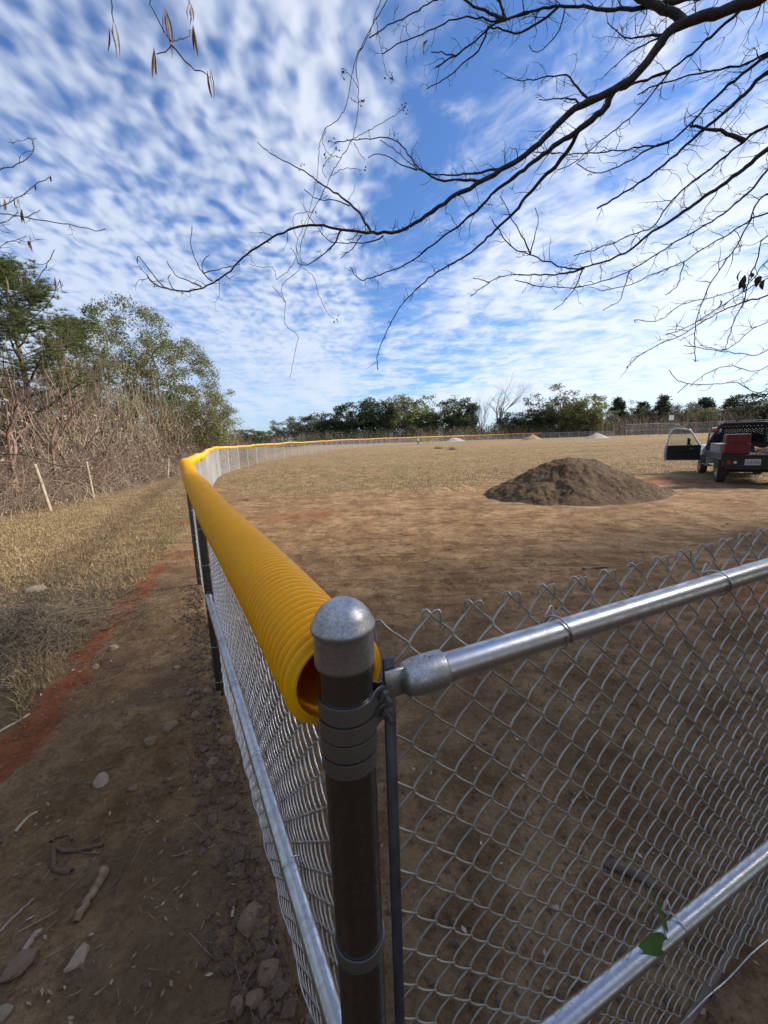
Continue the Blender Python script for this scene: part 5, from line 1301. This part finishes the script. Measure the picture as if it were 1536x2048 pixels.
for hub, pts, w0, w1, d0, d1, dens, tl in BR:
    P = trace(pts, d0, d1); r0, r1 = w0 / 2 * d0 / FP, w1 / 2 * d1 / FP
    n = max(8, len(pts) * 4)
    if hub is not None: P = np.vstack([HUB[hub], (HUB[hub] + P[0]) / 2 + np.array([0, 0, .02]), P])
    L = np.linalg.norm(np.diff(P, axis=0), axis=1).sum(); n = int(np.clip(L / .035, 10, 110))
    S_ = wav(P, n, .0035 if w0 > 6 else .0028, rt)
    k = np.linspace(0, 1, n); rad = r1 + (r0 - r1) * (1 - k) ** 2.1
    rad = rad * (1 + .10 * rt.normal(size=n) * (np.arange(n) % 5 == 0))
    rad = np.maximum(rad, .0015)
    Bag().add(*tubes(S_, rad, 10 if w0 > 10 else 6)).obj('branch', MT['bark_dark'], ht)
    if dens: twigs_on(S_, r0 * .5, dens * .50, tl * 1.45, TW, rt, rmin=.0013)
tag(TW.obj('twigs', MT['bark_dark'], ht), kind='stuff')
# a few withered leaves still hanging on it
def curled_leaf(bag, c, ln, wd, d, r, curl=.18):
    d = np.asarray(d, float); d /= np.linalg.norm(d); s_ = np.cross(d, rand_unit(1, r)[0]); s_ /= np.linalg.norm(s_); nn = np.cross(d, s_)
    V = []; K = 6
    for k in range(K):
        t_ = k / (K - 1); w_ = wd * math.sin(math.pi * (t_ * .9 + .05)) ; cc = np.asarray(c) + d * ln * t_ + nn * ln * curl * math.sin(t_ * 3)
        V += [cc - s_ * w_ + nn * w_ * .6, cc, cc + s_ * w_ + nn * w_ * .6]
    Q_ = [(3 * k + j, 3 * k + j + 1, 3 * k + j + 4, 3 * k + j + 3) for k in range(K - 1) for j in (0, 1)]
    bag.add(V, Q_)
for (px, py, d_, ln) in ((856, 80, 3.27, .085), (1490, 550, 3.05, .09), (1500, 545, 3.05, .08), (1484, 540, 3.04, .07), (1480, 565, 3.05, .07), (1520, 552, 3.05, .09), (1530, 560, 3.05, .08), (1440, 600, 3.1, .06), (958, 412, 3.3, .05)):
    b = Bag(); curled_leaf(b, at(px, py, d_), ln, ln * .22, (rt.normal() * .3, rt.normal() * .3, -1), rt); b.obj('withered_leaf', MT['bark_dark'], ht)

# vines trailing from it
vn = tag(empty('trailing_vine'), 'thin looping vine with seed heads trailing down in mid sky', 'vine')
VB = [[(775, 0), (756, 30), (734, 70), (715, 108), (702, 156), (693, 208), (674, 241), (652, 256), (639, 293), (634, 353), (626, 390), (615, 434), (597, 475), (593, 494)],
 [(775, -30), (752, 25), (738, 70), (713, 122), (716, 174), (715, 230), (704, 278), (682, 315), (660, 353), (648, 382), (626, 423), (611, 460), (600, 501), (602, 534), (570, 564), (563, 583), (570, 605), (570, 646), (595, 672), (591, 698), (580, 757)],
 [(606, 536), (626, 553), (639, 594), (656, 627), (669, 637)], [(554, 559), (546, 536), (522, 534), (500, 529)], [(554, 559), (578, 540), (593, 512), (590, 490)], [(708, 277), (752, 252), (790, 230), (812, 212)], [(752, 33), (760, 85), (771, 141), (786, 160)],
 [(715, 174), (700, 150), (686, 137), (684, 152), (690, 160)], [(700, 195), (715, 205), (728, 203)], [(652, 256), (645, 285), (660, 310), (672, 300)], [(682, 315), (660, 315), (645, 340), (652, 355)], [(660, 353), (690, 338), (725, 340)], [(626, 423), (590, 430), (588, 460), (597, 480)], [(648, 382), (640, 400), (656, 390)], [(708, 285), (716, 300), (730, 320)], [(593, 494), (600, 520), (612, 528)], [(570, 605), (556, 585), (544, 572)]]
for k, pts in enumerate(VB):
    P = wav(trace(pts, 3.05 + .02 * k, 3.2), len(pts) * 7, .0025, rt); Bag().add(*tubes(P, np.linspace(.0030 if k < 2 else .0022, .0016, len(P)), 5)).obj('stem', MT['vine'], vn)
SH = Bag()
for (px, py) in ((812, 212), (786, 160), (690, 150), (728, 203), (672, 300), (652, 318), (725, 340), (602, 330), (669, 637), (627, 425), (780, 150), (806, 220), (665, 280), (655, 310)):
    for k in range(5):
        c = at(px + rt.normal() * 5, py + rt.normal() * 5, 3.12 + rt.normal() * .02); curled_leaf(SH, c, .016, .005, rt.normal(size=3), rt)
tag(SH.obj('seed_heads', MT['vine'], vn), kind='stuff')

# ------------------------------------------------------------------ pod tree on the left
pt = tag(empty('pod_tree'), 'bare tree with dry hanging seed pods reaching in from the left', 'tree')
PT0 = np.array([-6.6, 3.2, gz(-6.6, 3.2)])
ptk = np.array([PT0 - (0, 0, .2), PT0 + (.1, 0, 1.5), PT0 + (.15, 0, 3.0), PT0 + (.5, .1, 4.6), PT0 + (1.6, .2, 6.4), PT0 + (3.0, .2, 7.2)])
Bag().add(*tubes(smooth_path(ptk, 30), np.linspace(.16, .03, 30), 10)).obj('trunk', MT['bark_grey'], pt)
PTW = Bag()
PB_ = [(4, [(222, -40), (222, 0), (226, 27), (227, 44)], 2.4, 1.6, 3.5, 0), (4, [(280, -50), (296, 0), (315, 37), (328, 64), (340, 81), (342, 90), (332, 103), (313, 108)], 4, 1.5, 3.5, 0), (None, [(342, 90), (366, 118), (389, 137), (411, 147), (420, 156)], 2.4, 1.2, 3.5, 0), (None, [(340, 81), (359, 80), (376, 69), (382, 60)], 2, 1.2, 3.5, 0), (4, [(370, -50), (376, -10), (379, 8)], 2.4, 1.5, 3.5, 0),
 (2, [(-40, 355), (0, 340), (37, 327), (61, 310), (68, 288), (56, 274)], 3.2, 1.2, 3.9, .2), (2, [(-40, 425), (0, 410), (34, 396), (68, 372), (98, 354)], 3, 1.2, 3.9, .1), (2, [(-40, 420), (0, 427), (51, 435), (102, 443), (152, 452), (193, 461), (210, 457)], 3, 1.3, 3.9, .25), (None, [(51, 435), (81, 420)], 1.8, 1.1, 3.95, 0), (2, [(-30, 455), (0, 447), (20, 438), (36, 425)], 2.4, 1.2, 3.9, .1), (2, [(-30, 505), (0, 493), (24, 481), (51, 472)], 2.2, 1.1, 3.9, .1),
 (1, [(-40, 612), (0, 599), (31, 589), (59, 577), (78, 555), (91, 533), (109, 499)], 5, 1.3, 4.2, .15), (1, [(-40, 740), (0, 749), (47, 761), (78, 792), (109, 833), (141, 877), (160, 905)], 6, 1.5, 4.3, .15), (1, [(-40, 765), (0, 774), (31, 786), (72, 839), (109, 899), (125, 914), (150, 930)], 4.5, 1.4, 4.3, .15), (1, [(-40, 650), (0, 664), (31, 680), (62, 711), (90, 720)], 3.6, 1.3, 4.3, .12), (1, [(-40, 905), (0, 908), (60, 912), (110, 930), (170, 935)], 4, 1.4, 4.4, .12), (1, [(-40, 620), (10, 650), (60, 640), (100, 600), (120, 560)], 3, 1.2, 4.2, .12), (1, [(-30, 690), (30, 720), (90, 700), (150, 690)], 3, 1.1, 4.4, .12)]
for hub, pts, w0, w1, d_, dens in PB_:
    P = trace(pts, d_, d_ + .25)
    if hub is not None: P = np.vstack([ptk[hub], (ptk[hub] * .4 + P[0] * .6), P])
    n = int(np.clip(np.linalg.norm(np.diff(P, axis=0), axis=1).sum() / .05, 10, 90)); S_ = wav(P, n, .004, rt)
    k = np.linspace(0, 1, n); rad = (w0 * 1.15 * (1 - k) + w1 * k) / 2 * d_ / FP
    Bag().add(*tubes(S_, np.maximum(rad, .0016), 6)).obj('branch', MT['bark_dark'], pt)
    if dens: twigs_on(S_[n // 2:], .006, dens, .35, PTW, rt, rmin=.0018)
tag(PTW.obj('twigs', MT['bark_dark'], pt), kind='stuff')
def pod(c, ln, wd, r):
    b = Bag(); d = np.array([r.normal() * .10, r.normal() * .10, -1.0]); curled_leaf(b, c, ln, wd, d, r, .05); return b
for (px, py, m, L_) in ((222, 45, 5, 50), (330, 12, 6, 65), (379, 8, 4, 38), (383, 52, 3, 52), (308, 95, 3, 55), (418, 140, 3, 48), (41, 420, 3, 28), (58, 470, 3, 20), (30, 385, 2, 20), (97, 352, 1, 14), (65, 362, 1, 16), (8, 396, 2, 22), (115, 548, 2, 34), (15, 545, 1, 30), (40, 548, 2, 24)):
    d_ = 3.6 if py < 200 else 4.1
    for k in range(m):
        b = pod(at(px + rt.normal() * 3.5, py + rt.uniform(-4, 12), d_ + rt.normal() * .015), L_ * rt.uniform(.6, 1.0) * d_ / FP, rt.uniform(.007, .010), rt); b.obj('seed_pod', MT['pod'], pt)

# ------------------------------------------------------------------ stakes along the wood
SG = 'old stakes along the wood edge'
for (bx, by, tx, ty, wpx, lab) in ((101, 1022, 70, 930, 7, 'leftmost pale stake leaning left at the wood edge'), (187, 994, 173, 924, 5, 'second pale stake leaning left, beside the hollow'), (335, 958, 337, 918, 4.5, 'upright pale stake left of the yellow bend'), (357, 943, 352, 911, 4, 'farthest pale stake just left of the yellow bend')):
    p = gpt(bx, by); q = at(tx, ty, p[1]); d = q - p; L = np.linalg.norm(d)
    o = tag(empty('wooden_stake', tuple(p)), lab, 'stake', SG)
    rr = wpx / 2 * p[1] / FP * .9
    b = Bag().add(*tubes(np.array([-d * .06, d * .5 + rt.normal(size=3) * .004, d]), np.array([rr, rr, rr * .9]), 7)); b.obj('shaft', MT['twig_pale'], o)
    e = capped_tube(d, d * 1.012, rr * .9, 7, rr * .7); e.obj('top', MT['twig_pale'], o)

# ------------------------------------------------------------------ stones, clods and sticks on the ground
def rock_mesh(r, flat=.6, K=9, S=12):
    th = np.linspace(0.05, math.pi - .05, K); V, Q_ = lathe(np.stack([np.sin(th), -np.cos(th)], 1), S); dirs = V / np.linalg.norm(V, axis=1, keepdims=True)
    f = np.ones(len(V))
    for _ in range(9):
        a = rand_unit(1, r)[0]; k = r.uniform(.55, .9); dp = dirs @ a; f = np.where(dp * f > k, k / np.maximum(dp, .05), f)
    f *= 1 + .05 * r.normal(size=len(V)); V = dirs * f[:, None] * np.array([1, .8, flat])
    b = Bag().add(V, Q_); b.add(V[:S], None, [(0, k + 1, k) for k in range(1, S - 1)]); b.add(V[-S:], None, [(0, k, k + 1) for k in range(1, S - 1)])
    return b
MT['rock'] = simple('brown_stone', (.235, .152, .094), .9, 0, .4, 25, .6, 60); MT['rock_pale'] = simple('pale_stone', (.33, .255, .175), .85, 0, .25, 25, .5, 60); MT['clod'] = soil_mat('earth_clod', (.17, .113, .078), (.25, .17, .118), (.32, .225, .155))
RK = [(505, 1849, 58, 'rock', 'largest flat brown stone beside the near fence mesh'), (155, 1926, 40, 'rock_pale', 'grey pointed stone in the lower left dirt'), (34, 1942, 48, 'rock', 'rounded brown stone at the lower left edge'), (539, 1962, 44, 'rock', 'brown stone at the foot of the mesh near the picture bottom'), (8, 2033, 26, 'rock_pale', 'small pale stone in the bottom left corner'),
      (428, 1528, 30, 'rock', 'brown clod beside the mesh right of the path'), (478, 2017, 28, 'rock', 'left of two clods at the bottom edge by the mesh'), (513, 2009, 32, 'rock', 'right of two clods at the bottom edge by the mesh'), (200, 1567, 34, 'rock_pale', 'pale brown stone on the path below the red clay'), (266, 1575, 18, 'rock', 'small stone right of the pale one on the path'),
      (340, 1279, 30, 'rock', 'flat stone on the upper path near the red clay'), (355, 1336, 16, 'rock_pale', 'small pale stone in the middle of the path'), (334, 1393, 18, 'rock', 'squarish stone on the path left of the leaning clod'), (381, 1391, 24, 'rock', 'grey flat stone near the second fence post foot'), (416, 1394, 30, 'rock', 'broad clod touching the mesh below the second post'),
      (340, 1457, 32, 'rock', 'angular stone in the middle of the dirt path'), (301, 1486, 28, 'rock', 'flat stone left of the angular one on the path'), (453, 1484, 30, 'rock', 'clod against the mesh halfway along the near bay'), (191, 1334, 17, 'rock_pale', 'white stone on the red clay streak'), (230, 1300, 24, 'rock_pale', 'long pale stone above the white one on the clay'), (111, 1310, 11, 'rock_pale', 'tiny white stone left of the red clay'),
      (70, 1185, 36, 'rock_pale', 'flat sandy slab in the grass at the left edge'), (390, 1435, 22, 'rock', 'upright narrow clod beside the fence path')]
for (px, py, w_, mt, lab) in RK:
    p = gpt(px, py); dist = np.linalg.norm(p - CAM); s_ = w_ / 2 * dist / FP * .84
    b = rock_mesh(rt, .5 + .2 * rt.random()); V = np.concatenate(b.V); 
    me = b.mesh('stone', False); o = add_obj('stone', me, MT[mt]); o.scale = (s_, s_, s_); o.location = (p[0], p[1], gz(p[0], p[1]) + s_ * .08); o.rotation_euler = (rt.normal() * .2, rt.normal() * .2, rt.random() * 6.28)
    tag(o, lab, 'stone', 'stones on the dirt path')
ST = [([(212, 1742), (185, 1790), (153, 1847)], 11, 'rock', 'straight weathered stick lying on the lower path'), ([(143, 1744), (111, 1738), (107, 1718), (109, 1698), (129, 1702), (161, 1700), (206, 1688)], 6, 'clod', 'curved brown root on the path above the straight stick'), ([(101, 1684), (111, 1674), (139, 1670), (145, 1684)], 4, 'clod', 'short bent root just above the curved root'),
      ([(50, 1904), (66, 1880), (85, 1859)], 7, 'twig', 'short thick stick near the left edge of the path'), ([(0, 1865), (30, 1832), (67, 1797)], 3, 'twig', 'thin straight twig at the left edge'), ([(464, 1837), (470, 1801)], 4, 'twig_pale', 'small pale stick beside the largest stone'), ([(1208, 1727), (1250, 1745), (1280, 1765), (1306, 1782)], 13, 'bark_brown', 'dark broken branch on the dirt behind the right mesh'),
      ([(1165, 1141), (1210, 1136), (1266, 1133)], 4, 'bark_brown', 'thin dark line on the bare field beyond the top rail'), ([(60, 1430), (0, 1462)], 4, 'twig_pale', 'pale stick in the leaf litter at the left'), ([(520, 1850), (545, 1890), (560, 1925)], 3, 'twig', 'thin twig leaning by the mesh near the bottom'), ([(30, 1665), (55, 1640), (78, 1628)], 4, 'twig_pale', 'pale splinter on the left of the path')]  # the line beyond the top rail is just a thin dark tube
for pts, w_, mt, lab in ST:
    P = []
    for a in pts: p = gpt(*a); p[2] = gz(p[0], p[1]); P.append(p)
    P = np.array(P); dist = np.linalg.norm(P.mean(0) - CAM); rr = w_ / 2 * dist / FP; P[:, 2] += rr * .6
    S_ = smooth_path(P, max(8, 5 * len(pts))); S_ += rt.normal(size=S_.shape) * rr * .15
    o = Bag().add(*tubes(S_, rr * (1 + .05 * rt.normal(size=len(S_))) * np.linspace(1.05, .7, len(S_)), 7)).obj('stick', MT[mt]); tag(o, lab, 'stick', 'sticks lying on the ground')
p0, p1 = gpt(1536, 1790), gpt(1372, 2060); d = p1 - p0
o = capped_tube(p0 - d * .25 + (0, 0, .03), p1 + d * .1 + (0, 0, .03), .012, 10).obj('dark_pole', MT['bark_brown'], None); tag(o, 'long straight dark pole lying on the ground behind the right mesh', 'pole')

# leafy sprig wound on the middle rail
sp = tag(empty('leafy_sprig'), 'small green leafed sprig wound round the middle rail', 'sprig')
Yr = .88
c0 = at(1335, 1880, Yr - .03)
P = np.array([at(1308, 1795, Yr + .03), at(1322, 1835, Yr - .02), c0, at(1360, 1905, Yr + .02), at(1410, 1965, Yr + .10), at(1480, 2040, Yr + .16)]); Bag().add(*tubes(smooth_path(P, 40), np.full(40, .0016), 6)).obj('stem', MT['twig_red'], sp)
def flat_leaf(c, tip, wd, nrm, mat):
    c = np.asarray(c); d = np.asarray(tip) - c; L = np.linalg.norm(d); d = d / L; s_ = np.cross(d, nrm); s_ /= np.linalg.norm(s_); nn = np.cross(s_, d); V = []; K = 9
    for k in range(K):
        t_ = k / (K - 1); w_ = wd * math.sin(math.pi * t_ ** .8) ** .7 if 0 < t_ < 1 else 0; m = c + d * L * t_ + nn * .12 * L * math.sin(math.pi * t_) * .3
        V += [m - s_ * w_ + nn * w_ * .15, m, m + s_ * w_ + nn * w_ * .15]
    return Bag().add(V, [(3 * k + j, 3 * k + j + 1, 3 * k + j + 4, 3 * k + j + 3) for k in range(K - 1) for j in (0, 1)]).obj('leaf', MT[mat], sp)
flat_leaf(c0, at(1276, 1893, Yr - .055), .024, C_F * -1 + np.array([0, 0, .5]), 'bright_leaf'); flat_leaf(at(1336, 1868, Yr - .03), at(1303, 1780, Yr + .03), .007, C_F * -1, 'bright_leaf')

# ------------------------------------------------------------------ ground cover nobody could count
r_ = np.random.default_rng(101)
def in_view(x, y, pad=.06):
    return (np.abs(x) < (y + .3) * (.98 + pad)) & (y > .3)
def ico_bits(C, s_, r):
    """small angular lumps: squashed octahedra"""
    n = len(C); base = np.array([(1, 0, 0), (0, 1, 0), (-1, 0, 0), (0, -1, 0), (0, 0, .8), (0, 0, -.6)], float)
    a = r.random(n) * 6.28; V = base[None] * (.6 + .7 * r.random((n, 6, 1))) * s_[:, None, None]
    X = V[..., 0] * np.cos(a)[:, None] - V[..., 1] * np.sin(a)[:, None]; Y = V[..., 0] * np.sin(a)[:, None] + V[..., 1] * np.cos(a)[:, None]
    V = np.stack([X, Y, V[..., 2]], -1) + C[:, None]
    f = np.array([(0, 1, 4), (1, 2, 4), (2, 3, 4), (3, 0, 4), (1, 0, 5), (2, 1, 5), (3, 2, 5), (0, 3, 5)]); T = (f[None] + 6 * np.arange(n)[:, None, None]).reshape(-1, 3)
    return V.reshape(-1, 3), None, T
# clods
n = 34000; y = .35 + 9 * r_.random(n) ** 1.7; x = (r_.random(n) * 2 - 1) * (y + .3) * 1.05
g, rd, lt, dm = zones(x, y); dens = np.where(left_of(x, y), .45, .6) * (1 - .8 * g); k = r_.random(n) < dens * (.35 + 1.2 * (fbm(x * 1.3, y * 1.3, 3) + .5))
x, y = x[k], y[k]; s_ = .0028 + .017 * r_.random(len(x)) ** 6
e = seg_dist(x, y, [tuple(P1), tuple(PB), tuple(PA)]); s_ = s_ * np.where((e < .25) & left_of(x, y), 1.7, 1.0)
C = np.stack([x, y, ground_h(x, y) + s_ * .25], 1); tag(Bag().add(*ico_bits(C, s_, r_)).obj('soil_crumbs', MT['clod'], None, False), 'loose crumbs and clods of dirt on the bare ground', 'soil', kind='stuff')
n = 1500; t_ = r_.random(n); pp = np.where((t_ < .55)[:, None], P1 + (PB - P1) * (t_ / .55)[:, None], PB + (PA - PB) * ((t_ - .55) / .45)[:, None]) + nL * np.abs(r_.normal(size=n) * .12 + .05)[:, None]
s_ = .006 + .026 * r_.random(n) ** 3; C = np.stack([pp[:, 0], pp[:, 1], ground_h(pp[:, 0], pp[:, 1]) + s_ * .3], 1); tag(Bag().add(*ico_bits(C, s_, r_)).obj('fence_rubble', MT['clod'], None, False), 'crumbled clods heaped along the foot of the near mesh', 'soil', kind='stuff')
# leaves and splinters
n = 17000; y = .4 + 13 * r_.random(n) ** 1.5; x = (r_.random(n) * 2 - 1) * (y + .3) * 1.02; g, rd, lt, dm = zones(x, y); k = r_.random(n) < np.where(left_of(x, y), .30 + .7 * lt, .10); x, y = x[k], y[k]
C = np.stack([x, y, ground_h(x, y) + .006], 1); tag(Bag().add(*leaf_quads(C, .0125, r_, .75, .42)).obj('fallen_leaves', MT['dead_leaf'], None, False), 'dry fallen leaves scattered over the dirt', 'leaves', kind='stuff')
n = 260; y = .5 + 6 * r_.random(n) ** 1.5; x = (r_.random(n) * 2 - 1) * (y + .3); C = np.stack([x, y, ground_h(x, y) + .008], 1); MT['chip'] = leaf_mat('pale_chip', (.40, .31, .22), (.60, .50, .38), .0, 20)
tag(Bag().add(*leaf_quads(C, .013, r_, .8, .6)).obj('pale_chips', MT['chip'], None, False), 'pale wood chips and leaf scraps on the dirt', 'chips', kind='stuff')
n = 2600; y = .6 + 8 * r_.random(n) ** 1.3; x = -(r_.random(n)) * (y + .3); g, rd, lt, dm = zones(x, y); k = (r_.random(n) < .25 + .75 * lt) & left_of(x, y); x, y = x[k], y[k]; a = r_.random(len(x)) * 6.28; ln = .015 + .07 * r_.random(len(x)) ** 3
z = ground_h(x, y) + .008; P = np.stack([np.stack([x + np.cos(a) * ln * q, y + np.sin(a) * ln * q, z + .004 * abs(q)], 1) for q in (-1, 0, 1)], 1); tag(Bag().add(*tubes(P, np.full((len(x), 3), .0022), 3)).obj('twig_litter', MT['twig'], None), 'small dry twigs littering the left ground', 'twigs', kind='stuff')
# grass
def blades(x, y, hlo, hhi, wd, r, lean=.9):
    n = len(x); z = ground_h(x, y); a = r.random(n) * 6.28; ln = hlo + (hhi - hlo) * r.random(n) ** 1.5; tilt = np.abs(r.normal(size=n)) * lean; b = r.random(n) * 6.28
    d = np.stack([np.cos(b) * np.sin(tilt), np.sin(b) * np.sin(tilt), np.cos(tilt) * .9 + .1], 1) * ln[:, None]; w_ = (wd * (.6 + .8 * r.random(n)))[:, None]; s_ = np.stack([np.cos(a), np.sin(a), 0 * a], 1) * w_
    c = np.stack([x, y, z - .005], 1); V = np.stack([c - s_, c + s_, c + d * .6 + s_ * .6 + np.array([0, 0, .25]) * ln[:, None] * .3, c + d], 1)
    return V.reshape(-1, 3), np.arange(n * 4).reshape(n, 4)
def grass_mat(name, c1, c2, c3):
    m, t, b = new_mat(name); p = pos(t); n1 = t.noise(p, .35, 4); n2 = t.noise(p, 30, 2); c = t.mix(t.ramp(n2, .35, .65), c1, c2); c = t.mix(t.math('MULTIPLY', t.ramp(n1, .5, .66), .6), c, c3)
    t.put(b.inputs['Base Color'], c); b.inputs['Roughness'].default_value = .8; b.inputs['Specular IOR Level'].default_value = .2; return m
MT['straw'] = grass_mat('dry_grass', (.22, .16, .085), (.42, .31, .17), (.20, .18, .08))
MT['thatch'] = grass_mat('grey_thatch', (.15, .115, .08), (.32, .25, .17), (.17, .15, .08))
n = 230000; y = 8.5 + 60 * r_.random(n) ** 2.0; x = (r_.random(n) * 2 - 1) * y * 1.0; g = zones(x, y)[0]; k = (r_.random(n) < g * (.45 + 1.0 * (fbm(x * .8, y * .8, 3) + .5))) & in_view(x, y) & ~left_of(x, y); x, y = x[k], y[k]
sc_ = np.clip(y / 16, .8, 2.6); V, Q = blades(x, y, .03, .13, .008, r_); tag(Bag().add(V, Q).obj('field_grass', MT['straw'], None, False), 'short dry tan grass covering the field', 'grass', kind='stuff')
n = 200000; y = 2.5 + 34 * r_.random(n) ** 1.6; x = -(.25 + .8 * r_.random(n)) * y; g, rd, lt, dm = zones(x, y); k = (r_.random(n) < g * (1 - .35 * lt)) & left_of(x, y) & (x > -(y + .5) * 1.03) & (rd < .4); x, y = x[k], y[k]
V, Q = blades(x, y, .03, .11, .0045, r_); tag(Bag().add(V, Q).obj('verge_grass', MT['straw'], None, False), 'dry mown grass between the fence and the wood', 'grass', kind='stuff')
# heap of dead vines at the left edge
q0 = gpt(35, 1275); n = 5200; x = q0[0] + r_.normal(size=n) * .55 - .42; y = q0[1] + r_.normal(size=n) * .60; z = ground_h(x, y); a = r_.random(n) * 6.28; ln = .15 + .5 * r_.random(n); hh = .24 * np.exp(-((x - q0[0]) / .7) ** 2 - ((y - q0[1]) / .5) ** 2) * r_.random(n)
P = np.stack([np.stack([x + np.cos(a + q * .9) * ln * (q - .5), y + np.sin(a + q * .9) * ln * (q - .5), z + .01 + hh * (4 * q * (1 - q) + .25) + .02 * r_.random(n)], 1) for q in np.linspace(0, 1, 6)], 1)
tag(Bag().add(*tubes(P, np.full((n, 6), .0024), 3)).obj('dead_vine_heap', MT['thatch']), 'grey brown heap of dead grass and vines at the left edge', 'brush', kind='stuff')
for (px, py, lab) in ((877, 898, 'left of two grey grass tufts far out in the field'), (903, 899, 'right of two grey grass tufts far out in the field')):
    p = gpt(px, py); n = 160; x = p[0] + r_.normal(size=n) * .35; y = p[1] + r_.normal(size=n) * .25; V, Q = blades(x, y, .25, .55, .015, r_, .4); tag(Bag().add(V, Q).obj('grass_tuft', MT['thatch'], None, False), lab, 'tuft', 'tufts in the field')
